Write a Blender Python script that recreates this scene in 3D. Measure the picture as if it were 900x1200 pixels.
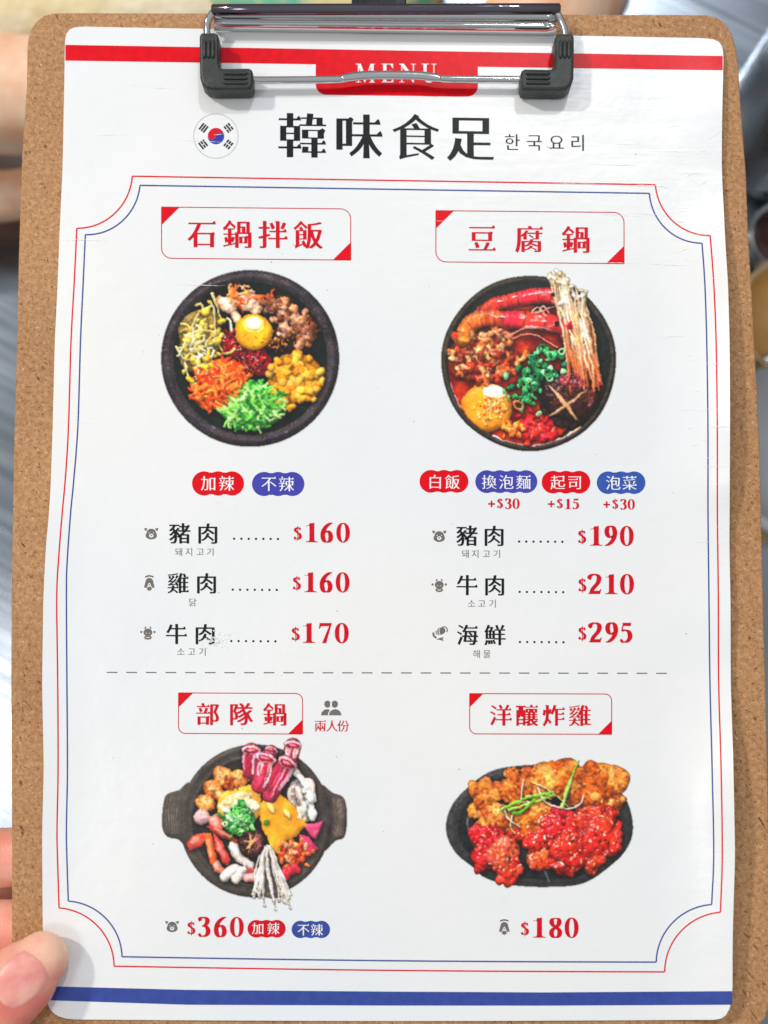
import bpy, bmesh, math, random
import numpy as np
from mathutils import Vector, Matrix, geometry

for o in list(bpy.data.objects):
    bpy.data.objects.remove(o, do_unlink=True)
scene = bpy.context.scene
COL = scene.collection
R = math.radians
rng = random.Random(7)

# ------------------------------------------------------------------ camera
TILT = R(5.2); VFOV = R(50.0); DIST = 0.34
cam_d = bpy.data.cameras.new('camera')
cam = bpy.data.objects.new('camera', cam_d); COL.objects.link(cam)
cam.location = (0, -DIST * math.sin(TILT), DIST * math.cos(TILT))
cam.rotation_euler = (TILT, 0, 0)
cam_d.sensor_fit = 'VERTICAL'; cam_d.sensor_height = 24.0
cam_d.lens = 12.0 / math.tan(VFOV / 2)
cam_d.clip_start = 0.01; cam_d.clip_end = 50
cam_d.dof.use_dof = True
cam_d.dof.focus_distance = DIST - 0.002
cam_d.dof.aperture_fstop = 4.6
scene.camera = cam

# ------------------------------------------------------------------ world: even indoor light, brighter from the ceiling
world = bpy.data.worlds.new('World'); scene.world = world
world.use_nodes = True
wn = world.node_tree; wn.nodes.clear()
w_out = wn.nodes.new('ShaderNodeOutputWorld'); w_bg = wn.nodes.new('ShaderNodeBackground')
w_tc = wn.nodes.new('ShaderNodeTexCoord'); w_sep = wn.nodes.new('ShaderNodeSeparateXYZ')
w_mr = wn.nodes.new('ShaderNodeMapRange'); w_cr = wn.nodes.new('ShaderNodeValToRGB')
wn.links.new(w_tc.outputs['Generated'], w_sep.inputs[0]); wn.links.new(w_sep.outputs['Z'], w_mr.inputs['Value'])
w_mr.inputs['From Min'].default_value = -1; w_mr.inputs['From Max'].default_value = 1
wn.links.new(w_mr.outputs[0], w_cr.inputs[0]); wn.links.new(w_cr.outputs[0], w_bg.inputs[0])
e = w_cr.color_ramp.elements
e[0].position = 0.42; e[0].color = (.34, .31, .28, 1)
e[1].position = 0.95; e[1].color = (.91, .96, 1.0, 1)
k = e.new(.62); k.color = (.50, .50, .50, 1)
w_bg.inputs['Strength'].default_value = 0.57
wn.links.new(w_bg.outputs[0], w_out.inputs[0])

# ------------------------------------------------------------------ ceiling lamps
def area(name, loc, size, power, col):
    d = bpy.data.lights.new(name, 'AREA'); d.shape = 'DISK'; d.size = size; d.energy = power; d.color = col
    o = bpy.data.objects.new(name, d); COL.objects.link(o); o.location = loc
    o.rotation_euler = (Vector((0, 0, 0)) - Vector(loc)).to_track_quat('-Z', 'Y').to_euler()
    return o
area('ceiling_lamp', (-1.35, 0.85, 1.45), 0.14, 21.0, (1.0, .93, .84))
area('ceiling_lamp', (0.35, 1.25, 1.7), 0.16, 11.0, (.90, .95, 1.0))
area('ceiling_lamp', (-1.0, -0.35, 1.95), 0.5, 6.0, (1.0, .97, .93))  # added lamp, placed so its reflection whitens the table at lower left

scene.view_settings.view_transform = 'Standard'
scene.view_settings.look = 'None'
scene.view_settings.exposure = 0.0
scene.view_settings.gamma = 1.0
scene.view_settings.use_curve_mapping = False

# ------------------------------------------------------------------ helpers
FPX = 600.0 / math.tan(VFOV / 2)
CT, ST = math.cos(TILT), math.sin(TILT)
CAM = np.array(cam.location)
def U(px, py, z=0.0):
    """photo coordinates (900x1200) on the menu's plane -> world metres, at height z"""
    px = np.asarray(px, float); py = np.asarray(py, float); z = np.asarray(z, float)
    a = (px - 450) / FPX; b = -(py - 600) / FPX
    dy = b * CT + ST; dz = b * ST - CT
    t = (z - CAM[2]) / dz
    return np.stack(np.broadcast_arrays(CAM[0] + a * t, CAM[1] + dy * t, z), -1)

def lin(c):
    c = np.asarray(c, float) / 255.0
    return np.where(c <= .04045, c / 12.92, ((c + .055) / 1.055) ** 2.4)

WORLD = {}
def mk(name, V, F, m, parent=None, smooth=False, origin=None):
    V = np.asarray(V, float)
    if origin is None: origin = (V.max(0) + V.min(0)) / 2
    origin = np.asarray(origin, float)
    me = bpy.data.meshes.new(name)
    me.from_pydata((V - origin).tolist(), [], F)
    me.materials.append(m)
    if smooth:
        me.polygons.foreach_set('use_smooth', [True] * len(me.polygons))
    me.update()
    o = bpy.data.objects.new(name, me); COL.objects.link(o)
    WORLD[o.name] = origin
    if parent is not None:
        o.parent = parent; o.location = origin - WORLD[parent.name]
    else:
        o.location = origin
    return o
def empty(name, loc):
    o = bpy.data.objects.new(name, None); COL.objects.link(o); o.location = loc
    o.empty_display_size = .02
    WORLD[o.name] = np.asarray(loc, float); return o
def tag(o, label, cat, group=None):
    o['label'] = label; o['category'] = cat
    if group: o['group'] = group
    return o

# ------------------------------------------------------------------ materials
def mat(name, rgb, rough=.5, metal=0.0, spec=.5, coat=0.0):
    m = bpy.data.materials.new(name); m.use_nodes = True
    b = m.node_tree.nodes['Principled BSDF']
    b.inputs['Base Color'].default_value = (*lin(rgb), 1)
    b.inputs['Roughness'].default_value = rough; b.inputs['Metallic'].default_value = metal
    b.inputs['Specular IOR Level'].default_value = spec; b.inputs['Coat Weight'].default_value = coat
    b.inputs['Coat Roughness'].default_value = .12
    return m
def nodes(m): return m.node_tree.nodes, m.node_tree.links, m.node_tree.nodes['Principled BSDF']
def noise(m, scale, detail=3, rough=.6, vec=None, dist=0):
    N, L, b = nodes(m)
    n = N.new('ShaderNodeTexNoise'); n.inputs['Scale'].default_value = scale
    n.inputs['Detail'].default_value = detail; n.inputs['Roughness'].default_value = rough
    n.inputs['Distortion'].default_value = dist
    if vec is None:
        tc = N.new('ShaderNodeTexCoord'); vec = tc.outputs['Object']
    L.new(vec, n.inputs['Vector']); return n
def ramp(m, src, stops):
    N, L, b = nodes(m)
    r = N.new('ShaderNodeValToRGB'); L.new(src, r.inputs[0])
    el = r.color_ramp.elements
    while len(el) < len(stops): el.new(.5)
    for q, (p, c) in zip(el, stops):
        q.position = p; q.color = (*c, 1) if len(c) == 3 else c
    return r
def mapped(m, scale, rot=(0, 0, 0)):
    N, L, b = nodes(m)
    tc = N.new('ShaderNodeTexCoord'); mp = N.new('ShaderNodeMapping')
    mp.inputs['Rotation'].default_value = rot; m2 = N.new('ShaderNodeMapping'); m2.inputs['Scale'].default_value = scale
    L.new(tc.outputs['Object'], mp.inputs[0]); L.new(mp.outputs[0], m2.inputs[0]); return m2.outputs[0]
def mixc(m, fac, a, bb, mode='MIX'):
    N, L, b = nodes(m)
    x = N.new('ShaderNodeMix'); x.data_type = 'RGBA'; x.blend_type = mode
    if hasattr(fac, 'is_linked'): L.new(fac, x.inputs[0])
    else: x.inputs[0].default_value = fac
    for s, v in ((x.inputs[6], a), (x.inputs[7], bb)):
        if hasattr(v, 'is_linked'): L.new(v, s)
        else: s.default_value = (*v, 1)
    return x.outputs[2]
def bump(m, src, strength, dist):
    N, L, b = nodes(m)
    bp = N.new('ShaderNodeBump'); bp.inputs['Strength'].default_value = strength; bp.inputs['Distance'].default_value = dist
    L.new(src, bp.inputs['Height'])
    if b.inputs['Normal'].is_linked:
        L.new(b.inputs['Normal'].links[0].from_socket, bp.inputs['Normal'])
    L.new(bp.outputs[0], b.inputs['Normal'])

def m_board():
    m = mat('hardboard', (180, 135, 90), .62, spec=.3); N, L, b = nodes(m)
    n1 = noise(m, 700, 5, .8); base = ramp(m, n1.outputs[0], [(.30, lin((150, 104, 66))), (.5, lin((184, 136, 92))), (.70, lin((208, 164, 120)))])
    n0 = noise(m, 22, 3, .6); big = ramp(m, n0.outputs[0], [(.3, (.90, .88, .86)), (.7, (1.06, 1.06, 1.06))])
    c = mixc(m, 1.0, base.outputs[0], big.outputs[0], 'MULTIPLY')
    for rot, sc, th in ((.9, (260, 620, 300), .73), (.3, (620, 1700, 500), .71), (1.45, (560, 1500, 500), .715), (2.5, (600, 1600, 500), .72)):
        f = noise(m, 1.0, 2, .5, mapped(m, sc, (0, 0, rot)))
        fr = ramp(m, f.outputs[0], [(th - .05, (0, 0, 0)), (th + .03, (.95, .95, .95))])
        c = mixc(m, fr.outputs[0], c, tuple(lin((92, 58, 34))))
    f = noise(m, 1.0, 2, .5, mapped(m, (620, 1500, 500), (0, 0, .8)))
    fr = ramp(m, f.outputs[0], [(.64, (0, 0, 0)), (.76, (.7, .7, .7))])
    c = mixc(m, fr.outputs[0], c, tuple(lin((232, 200, 160))))
    L.new(c, b.inputs['Base Color'])
    bump(m, n1.outputs[0], .35, .0004)
    return m
def m_paper():
    m = mat('laminated_paper', (240, 241, 242), .30, spec=.45); N, L, b = nodes(m)
    n0 = noise(m, 9, 2, .5); c = ramp(m, n0.outputs[0], [(.35, lin((236, 239, 242))), (.7, lin((243, 242, 240)))])
    L.new(c.outputs[0], b.inputs['Base Color'])
    w = noise(m, 1.0, 4, .6, mapped(m, (14, 190, 1)), .4)
    n2 = noise(m, 45, 4, .55)
    bump(m, n2.outputs[0], .3, .0016); bump(m, w.outputs[0], .18, .0005)
    return m
def m_chrome():
    m = mat('chrome', (205, 205, 205), .07, 1.0); N, L, b = nodes(m)
    n = noise(m, 1.0, 3, .6, mapped(m, (60, 900, 900)))
    r = ramp(m, n.outputs[0], [(.3, (.05, .05, .05)), (.75, (.22, .22, .22))]); L.new(r.outputs[0], b.inputs['Roughness'])
    n2 = noise(m, 120, 3, .6); bump(m, n2.outputs[0], .15, .0006)
    return m
def m_rubber():
    m = mat('dark_rubber', (42, 47, 44), .48, spec=.45); N, L, b = nodes(m)
    n = noise(m, 260, 4, .7); r = ramp(m, n.outputs[0], [(.3, lin((30, 35, 32))), (.62, lin((50, 56, 52))), (.8, lin((84, 90, 86)))])
    L.new(r.outputs[0], b.inputs['Base Color']); bump(m, n.outputs[0], .3, .0004)
    return m
def m_steel(name, rgb=(190, 194, 198), rough=.3):
    m = mat(name, rgb, rough, 1.0); N, L, b = nodes(m)
    n = noise(m, 1.0, 3, .6, mapped(m, (8, 260, 20), (0, 0, .5)))
    r = ramp(m, n.outputs[0], [(.3, (rough * .7,) * 3), (.75, (min(1, rough * 1.5),) * 3)]); L.new(r.outputs[0], b.inputs['Roughness'])
    n2 = noise(m, 9, 3, .6); c = ramp(m, n2.outputs[0], [(.3, lin(np.array(rgb) * .82)), (.7, lin(rgb))])
    L.new(c.outputs[0], b.inputs['Base Color']); bump(m, n.outputs[0], .12, .0005)
    return m
def m_skin(name, a, bb, c_):
    m = mat(name, a, .42, spec=.4); N, L, b = nodes(m)
    n = noise(m, 62, 3, .55); r = ramp(m, n.outputs[0], [(.32, lin(a)), (.52, lin(bb)), (.72, lin(c_))])
    at = N.new('ShaderNodeAttribute'); at.attribute_name = 'flush'
    fl = mixc(m, at.outputs['Fac'], r.outputs[0], tuple(lin((232, 122, 110))))
    L.new(fl, b.inputs['Base Color'])
    b.inputs['Subsurface Weight'].default_value = .35; b.inputs['Subsurface Radius'].default_value = (.004, .0015, .0008)
    b.inputs['Subsurface Scale'].default_value = 1.0
    v = noise(m, 1.0, 3, .6, mapped(m, (700, 1500, 900), (0, 0, .8))); bump(m, v.outputs[0], .4, .0005)
    return m
def m_cloth():
    m = mat('cream_cotton', (238, 222, 178), .9, spec=.1); N, L, b = nodes(m)
    n = noise(m, 26, 3, .6); r = ramp(m, n.outputs[0], [(.3, lin((240, 222, 170))), (.6, lin((255, 246, 216)))])
    L.new(r.outputs[0], b.inputs['Base Color']); bump(m, noise(m, 30, 4, .6).outputs[0], .5, .01)
    return m
INK = {}
def ink(rgb):
    if rgb not in INK:
        m = mat('printed_ink', rgb, .34, spec=.16); N, L, b = nodes(m)
        n = noise(m, 380, 3, .6)
        r = ramp(m, n.outputs[0], [(.25, lin(np.array(rgb) * .93)), (.7, np.minimum(1, lin(np.minimum(255, np.array(rgb) * 1.03 + 3))))])
        L.new(r.outputs[0], b.inputs['Base Color'])
        INK[rgb] = m
    return INK[rgb]
RED = (228, 6, 26); DRED = (214, 14, 34); BLUE = (58, 78, 158); VIOLET = (70, 72, 176); BLACK = (24, 26, 27); GREY = (118, 112, 107); LINEBLUE = (62, 84, 150); WHITE = (244, 245, 246)
M_BOARD = m_board(); M_PAPER = m_paper(); M_CHROME = m_chrome(); M_RUBBER = m_rubber()

# ------------------------------------------------------------------ mesh builders
def catmull(pts, n=8, closed=False):
    P = [np.asarray(p, float) for p in pts]; out = []
    m = len(P); rngi = range(m if closed else m - 1)
    for i in rngi:
        p0 = P[(i - 1) % m] if closed or i > 0 else 2 * P[0] - P[1]
        p1 = P[i]; p2 = P[(i + 1) % m]
        p3 = P[(i + 2) % m] if closed or i + 2 < m else 2 * P[-1] - P[-2]
        for j in range(n):
            t = j / n
            out.append(.5 * ((2 * p1) + (-p0 + p2) * t + (2 * p0 - 5 * p1 + 4 * p2 - p3) * t * t + (-p0 + 3 * p1 - 3 * p2 + p3) * t ** 3))
    if not closed: out.append(P[-1])
    return np.array(out)

def tube(path, ru, rv=None, seg=14, up=(0, 0, 1), cap=True):
    """elliptical tube along path; ru = half width across, rv = half height along up; returns V, F"""
    P = np.asarray(path, float); n = len(P)
    ru = np.broadcast_to(np.asarray(ru, float), (n,)); rv = ru if rv is None else np.broadcast_to(np.asarray(rv, float), (n,))
    T = np.gradient(P, axis=0); T /= np.linalg.norm(T, axis=1)[:, None] + 1e-12
    V = []; F = []; up = np.asarray(up, float)
    for i in range(n):
        s = np.cross(T[i], up); ls = np.linalg.norm(s)
        s = s / ls if ls > 1e-4 else np.array([1., 0, 0])
        u = np.cross(s, T[i])
        for k_ in range(seg):
            a = 2 * math.pi * k_ / seg
            V.append(P[i] + s * math.cos(a) * ru[i] + u * math.sin(a) * rv[i])
    for i in range(n - 1):
        for k_ in range(seg):
            k2 = (k_ + 1) % seg
            F.append((i * seg + k_, i * seg + k2, (i + 1) * seg + k2, (i + 1) * seg + k_))
    if cap:
        F.append(tuple(range(seg))[::-1]); F.append(tuple((n - 1) * seg + k_ for k_ in range(seg)))
    return V, F
def merge(*parts):
    V = []; F = []
    for v, f in parts:
        o = len(V); V += [tuple(p) for p in v]; F += [tuple(i + o for i in q) for q in f]
    return V, F
def lathe(prof, c, seg=48):
    V = []; F = []; n = len(prof)
    for i in range(seg):
        a = 2 * math.pi * i / seg
        for r, z in prof: V.append((c[0] + r * math.cos(a), c[1] + r * math.sin(a), c[2] + z))
    for i in range(seg):
        j = (i + 1) % seg
        for q in range(n - 1): F.append((i * n + q, j * n + q, j * n + q + 1, i * n + q + 1))
    return V, F
def slab(outline_px, z_top, z_bot, bevel, name, m, parent):
    """closed outline given on the menu plane -> solid plate with rounded edges"""
    W = U(outline_px[:, 0], outline_px[:, 1], z_top)
    bm = bmesh.new()
    vs = [bm.verts.new((p[0], p[1], z_bot)) for p in W]
    f = bm.faces.new(vs); bm.normal_update()
    if f.normal.z > 0: f.normal_flip()
    ex = bmesh.ops.extrude_face_region(bm, geom=[f])
    top = [g for g in ex['geom'] if isinstance(g, bmesh.types.BMVert)]
    for v in top: v.co.z = z_top
    bm.normal_update()
    ed = [e_ for e_ in bm.edges if abs(e_.verts[0].co.z - e_.verts[1].co.z) < 1e-7]
    bmesh.ops.bevel(bm, geom=ed, offset=bevel, segments=3, profile=.5, affect='EDGES')
    bmesh.ops.recalc_face_normals(bm, faces=bm.faces)
    V = [tuple(v.co) for v in bm.verts]; idx = {v: i for i, v in enumerate(bm.verts)}
    F = [tuple(idx[v] for v in f_.verts) for f_ in bm.faces]; bm.free()
    o = mk(name, V, F, m, parent)
    return o
def interp(tab, y):
    return np.interp(y, [a for a, b_ in tab], [b_ for a, b_ in tab])
# ------------------------------------------------------------------ what lies behind the clipboard: steel table and things on it
TZ = -0.20
M_TABLE = m_steel('brushed_steel', (150, 158, 168), .2)
c = U(450, 640, TZ)
bm = bmesh.new(); bmesh.ops.create_cube(bm, size=1)
for v in bm.verts:
    v.co = Vector((v.co.x * .74, v.co.y * .66, v.co.z * .03)) + Vector((c[0], c[1] + .03, TZ - .015))
bmesh.ops.bevel(bm, geom=list(bm.edges), offset=.006, segments=3, affect='EDGES')
top_V = [tuple(v.co) for v in bm.verts]; ix = {v: i for i, v in enumerate(bm.verts)}
top_F = [tuple(ix[v] for v in f.verts) for f in bm.faces]; bm.free()
table = empty('table', (c[0], c[1] - .05, TZ - .03))
tag(table, 'brushed stainless steel table out of focus beneath the clipboard', 'table')
mk('table_top', top_V, top_F, M_TABLE, table)
for sx in (-1, 1):
    for sy in (-1, 1):
        p = [(c[0] + sx * .33, c[1] + .03 + sy * .29, TZ - .03 - h) for h in (0, .3, .7)]
        mk('leg', *tube(p, [.018, .016, .014], up=(0, 1, 0)), M_TABLE, table, True)

# stainless cup, sauce dish, brass bowl and steel saucer along the right edge
M_CUP = m_steel('cup_steel', (196, 200, 204), .26)
pc = U(912, 165, TZ)
cup = mk('steel_cup', *lathe([(0, .0), (.031, .0), (.0335, .002), (.0345, .006), (.0345, .0065), (.0352, .04), (.0358, .08), (.0372, .118), (.0385, .120), (.0385, .122), (.036, .122), (.034, .08), (.032, .006), (0, .004)], pc), M_CUP, None, True)
tag(cup, 'tall blurred stainless steel cup behind the top right corner of the clipboard', 'cup')
pc = U(916, 280, -.175)
dish = empty('sauce_dish', (pc[0], pc[1], TZ)); tag(dish, 'small steel dish of dark red brown sauce behind the right edge of the clipboard', 'dish')
mk('bowl', *lathe([(0, -.024), (.010, -.024), (.0115, -.018), (.0155, .0), (.0172, .006), (.0165, .0068), (.0145, .001), (.0105, -.016), (0, -.020)], pc), M_CUP, dish, True)
M_SAUCE = mat('dark_sauce', (62, 20, 16), .08, spec=.6); bump(M_SAUCE, noise(M_SAUCE, 60, 2).outputs[0], .3, .002)
mk('sauce', *lathe([(.0138, -.001), (.011, -.0004), (.006, .0), (0, .0)], pc), M_SAUCE, dish, True)
M_BRASS = m_steel('brass', (236, 206, 158), .34)
pc = U(935, 372, -.1675)
bowl = mk('brass_bowl', *lathe([(0, -.029), (.016, -.029), (.018, -.024), (.027, -.004), (.030, .004), (.0293, .0055), (.0262, -.002), (.017, -.02), (0, -.024)], pc), M_BRASS, None, True)
tag(bowl, 'brass coloured bowl blurred behind the right edge, below the dark sauce dish', 'bowl')
M_TRAY = mat('beige_plastic', (206, 178, 140), .45); _n = noise(M_TRAY, 14, 3); _r = ramp(M_TRAY, _n.outputs[0], [(.3, lin((190, 158, 116))), (.7, lin((224, 200, 164)))])
M_TRAY.node_tree.links.new(_r.outputs[0], M_TRAY.node_tree.nodes['Principled BSDF'].inputs['Base Color'])
bm = bmesh.new(); bmesh.ops.create_cube(bm, size=1); _c = U(985, 480, TZ)
for v in bm.verts: v.co = Vector((v.co.x * .12, v.co.y * .135, v.co.z * .003)) + Vector((_c[0], _c[1], TZ + .002))
bmesh.ops.bevel(bm, geom=[e_ for e_ in bm.edges if abs(e_.verts[0].co.z - e_.verts[1].co.z) > .001], offset=.014, segments=5, affect='EDGES')
ix = {v: i for i, v in enumerate(bm.verts)}; tr = mk('tray', [tuple(v.co) for v in bm.verts], [tuple(ix[v] for v in f.verts) for f in bm.faces], M_TRAY); bm.free()
tag(tr, 'flat beige tray on the steel table behind the right edge, carrying the brass bowl', 'tray')
pc = U(945, 520, -.1815)
pl = mk('steel_plate', *lathe([(0, -.0145), (.03, -.0145), (.04, -.004), (.047, .0), (.047, .0012), (.04, -.002), (.029, -.0115), (0, -.0125)], pc), M_CUP, None, True)
tag(pl, 'shallow steel plate blurred behind the right edge at mid height', 'plate')

# ------------------------------------------------------------------ continuous bodies out of lofts
def body(name, lofts, voxel, m, parent=None, smooth_it=6):
    V, F = merge(*lofts)
    me = bpy.data.meshes.new('tmp'); me.from_pydata([tuple(v) for v in V], [], F)
    t = bpy.data.objects.new('tmp', me); COL.objects.link(t)
    r = t.modifiers.new('r', 'REMESH'); r.mode = 'VOXEL'; r.voxel_size = voxel
    s = t.modifiers.new('s', 'SMOOTH'); s.factor = .5; s.iterations = smooth_it
    dg = bpy.context.evaluated_depsgraph_get()
    ev = t.evaluated_get(dg); m2 = ev.to_mesh()
    V = [tuple(v.co) for v in m2.vertices]; F = [tuple(p.vertices) for p in m2.polygons]
    ev.to_mesh_clear(); bpy.data.objects.remove(t, do_unlink=True); bpy.data.meshes.remove(me)
    return mk(name, V, F, m, parent, True)
def path_px(pts):   # (px, py, z) -> world
    return np.array([U(a, b, z) for a, b, z in pts])
def loft(pts, ru, rv=None, n=6, seg=20, round_end=True):
    q = np.array([list(U(a, b, z)) for a, b, z in pts])
    rv = ru if rv is None else rv
    full = catmull([np.r_[q[i], ru[i], rv[i]] for i in range(len(q))], n)
    P, a, b = full[:, :3], full[:, 3].copy(), full[:, 4].copy()
    if round_end:      # dome both ends
        def dome(P, a, b, end):
            d = (P[-1] - P[-2]) if end else (P[0] - P[1]); d = d / np.linalg.norm(d)
            e_ = -1 if end else 0
            Q = [P[e_] + d * a[e_] * math.sin(t) for t in (.35, .7, 1.0, 1.25, 1.45)]
            A = [a[e_] * math.cos(t) for t in (.35, .7, 1.0, 1.25, 1.45)]; B = [b[e_] * math.cos(t) for t in (.35, .7, 1.0, 1.25, 1.45)]
            if end: return np.vstack([P, Q]), np.r_[a, A], np.r_[b, B]
            return np.vstack([Q[::-1], P]), np.r_[A[::-1], a], np.r_[B[::-1], b]
        P, a, b = dome(P, a, b, True); P, a, b = dome(P, a, b, False)
    return tube(P, a, b, seg)

# person across the table: forearm at left, upper arm at top right, cream top
M_SKIN2 = m_skin('warm_skin', (240, 184, 148), (250, 206, 174), (255, 222, 194))
p2 = body('person', [
    loft([(-330, 60, -.15), (-150, 85, -.125), (-20, 108, -.12), (130, 120, -.12), (260, 150, -.13)], [.034, .031, .0262, .023, .020]),
    loft([(260, 150, -.13), (330, 175, -.135), (400, 200, -.14)], [.020, .022, .012], [.016, .014, .008]),
    loft([(-330, 60, -.15), (-200, -160, -.17), (100, -330, -.20)], [.034, .045, .055]),
    loft([(100, -330, -.20), (420, -360, -.22), (700, -250, -.21)], [.06, .09, .055]),
    loft([(700, -250, -.21), (690, -90, -.19), (640, 20, -.17), (560, 110, -.165)], [.055, .034, .030, .023]),
    loft([(-220, 262, -.165), (-60, 236, -.16), (40, 226, -.16), (160, 205, -.155), (260, 165, -.14)], [.014, .0125, .012, .012, .012]),
], .004, M_SKIN2)
tag(p2, 'blurred person in a cream top behind the clipboard, bare forearm at upper left', 'person')
M_CLOTH = m_cloth()
body('cream_top', [
    loft([(-420, 0, -.20), (-200, 15, -.205), (60, 15, -.205), (330, -5, -.21), (560, -80, -.225)], [.04, .036, .034, .034, .034]),
    loft([(-60, -300, -.2), (250, -330, -.21), (500, -320, -.21)], [.09, .11, .09]),
    loft([(700, -330, -.2), (745, -170, -.225), (790, -30, -.245), (800, 60, -.25)], [.05, .03, .016, .012]),
], .005, M_CLOTH, p2)
M_MINT = mat('mint_print', (140, 205, 178), .9, spec=.1)
n_ = noise(M_MINT, 40, 2); r_ = ramp(M_MINT, n_.outputs[0], [(.4, lin((120, 200, 170))), (.55, lin((240, 225, 170)))])
M_MINT.node_tree.links.new(r_.outputs[0], M_MINT.node_tree.nodes['Principled BSDF'].inputs['Base Color'])
body('mint_cloth', [loft([(210, -20, -.19), (300, 2, -.185), (420, 2, -.185), (500, -20, -.19)], [.012, .014, .014, .012])], .003, M_MINT, p2)

# ------------------------------------------------------------------ clipboard
ctr = U(450, 620, -.003)
clipboard = empty('clipboard', ctr)
tag(clipboard, 'brown hardboard clipboard with chrome wire clip held under the menu', 'clipboard')
LB = [(60, 31.5), (100, 31), (180, 25.5), (300, 21.5), (400, 19.5), (500, 16.5), (600, 14.5), (700, 13), (800, 12.5), (900, 13), (1000, 13.5), (1100, 13.5), (1170, 14)]
RB = [(75, 865.5), (100, 867), (133, 869), (200, 874.5), (267, 877), (333, 881), (400, 884.5), (467, 888), (533, 891), (600, 892.5), (667, 894), (733, 895.5), (800, 897.5), (900, 900), (1000, 902), (1100, 903), (1165, 903)]
ol = []
ol += [(31.5, 58), (32.5, 46), (36, 34), (42, 25), (51, 18), (62, 15)]
ol += [(x, 14.5 + (x - 70) * .003) for x in range(80, 830, 50)]
ol += [(828, 17), (840, 20), (850, 27), (857, 37), (862, 52)]
ol += [(x, y) for y, x in RB]
ol += [(902, 1180), (897, 1194), (888, 1203), (872, 1207)]
ol += [(x, 1207) for x in range(840, 50, -60)]
ol += [(44, 1205), (28, 1199), (18, 1186)]
ol += [(x, y) for y, x in LB[::-1]]
slab(np.array(ol, float), 0.0, -.0032, .0006, 'board', M_BOARD, clipboard)

M_CHROME_REFL = m_chrome(); M_CHROME_REFL.node_tree.nodes['Principled BSDF'].inputs['Base Color'].default_value = (.16, .14, .17, 1)  # darkened chrome: a dark reflection put into the bar's base colour
# clip: rolled bar, sloping plate, wire loop, rubber corners
def W3(px, py, z): return U(px, py, z)
barp = [W3(x, 11.2 + (x - 452) * -.002, .0078) for x in (248, 249.5, 300, 400, 500, 600, 655, 656.5)]
bar = mk('clip_bar', *tube(barp, [.0013, .0018, .0018, .0018, .0018, .0018, .0018, .0013], seg=28), M_CHROME_REFL, clipboard, True)
prof = [(15, .0124), (17, .0122), (20.5, .0112), (23, .0100), (24, .0092), (25.2, .0092), (26.5, .0098), (29, .0090), (33, .0066), (35.5, .0042), (36.5, .0020), (35.5, .0016), (32, .0040), (26, .0076), (20, .0098), (15, .0110)]
V = []; F = []
xs = np.linspace(251, 652, 26)
for x in xs:
    for y, z in prof: V.append(W3(x, y + (x - 252) * .013 * (y - 10) / 26, .0012 + (z - .0016) * .62))
n = len(prof)
for i in range(len(xs) - 1):
    for j in range(n):
        j2 = (j + 1) % n
        F.append((i * n + j, i * n + j2, (i + 1) * n + j2, (i + 1) * n + j))
F.append(tuple(range(n))); F.append(tuple((len(xs) - 1) * n + j for j in range(n))[::-1])
mk('clip_plate', V, F, M_CHROME, clipboard, True)
# wire: from the bar's end down through the corner, across, and up the other side
wz = .0046
wire = [(250, 14, .0074), (244, 24, .0072), (242.5, 33, .0066), (243, 44, .0056), (247, 62, wz), (247.5, 80, wz), (251, 90, wz), (260, 93.5, wz), (300, 94, wz), (380, 93.5, wz), (402, 92.5, wz), (420, 89.5, wz), (440, 88.2, wz), (480, 88.4, wz), (497, 89.2, wz), (515, 92.2, wz), (540, 93, wz), (600, 93.5, wz), (640, 94.5, wz), (654, 92, wz), (658, 84, wz), (658.5, 66, wz), (662, 48, .0056), (661, 34, .0066), (657, 24, .0072), (652, 14, .0074)]
full = catmull([np.r_[U(*p)] for p in wire], 6)
flat = np.array([1.35 if False else 1.0 for _ in full])
mk('clip_wire', *tube(full, .00118, .00115, seg=16), M_CHROME, clipboard, True)
tipx = [(400, 92.0), (418, 89.2), (440, 88.0), (480, 88.2), (500, 89.4), (517, 92.2)]
full = catmull([np.r_[U(a, b, wz + .0004)] for a, b in tipx], 6)
mk('wire_crimp', *tube(full, np.interp(np.linspace(0, 1, len(full)), [0, .12, .88, 1], [.0011, .0014, .0014, .0011]), .0010, seg=16), M_CHROME, clipboard, True)
def rubber(mir):
    def X(x): return x if not mir else 906.5 - x
    o = [(237, 37.5), (251, 37.5), (254.5, 39), (256, 43), (256, 74), (257.5, 78), (261, 79.5), (291, 79), (294.5, 80.5), (296, 84), (296, 98), (294.5, 102.5), (291, 104), (250, 104.5), (242, 103), (236.5, 98), (234, 90), (233.4, 60), (233.4, 42), (234.5, 39)]
    o = np.array([(X(a), b + (1.0 if mir else 0)) for a, b in o], float)
    if mir: o = o[::-1]
    c_ = slab(o, .0083, .0012, .0010, 'rubber_corner', M_RUBBER, clipboard)
    for dx in (239.5, 244.5, 249.5):       # moulded ribs on the upright, then on the foot
        q = [U(X(dx), y, .0084) for y in (47, 49, 58, 66, 68)]
        mk('grip_rib', *tube(q, [.0002, .0006, .0006, .0006, .0002], .0005, 8), M_RUBBER, c_, True)
    for dy in (86, 91.5, 97):
        q = [U(X(x), dy, .0084) for x in (262, 264, 277, 288, 290)]
        mk('grip_rib', *tube(q, [.0002, .0006, .0006, .0006, .0002], .0005, 8), M_RUBBER, c_, True)
rubber(False); rubber(True)
M_HOOK = mat('black_steel', (26, 30, 30), .25, .6); bump(M_HOOK, noise(M_HOOK, 300, 2).outputs[0], .1, .0005)
slab(np.array([(412, -14), (476, -14), (476, 18), (472, 22), (416, 22), (412, 18)], float), .0052, .0038, .0004, 'hanging_hook', M_HOOK, clipboard)
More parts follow.
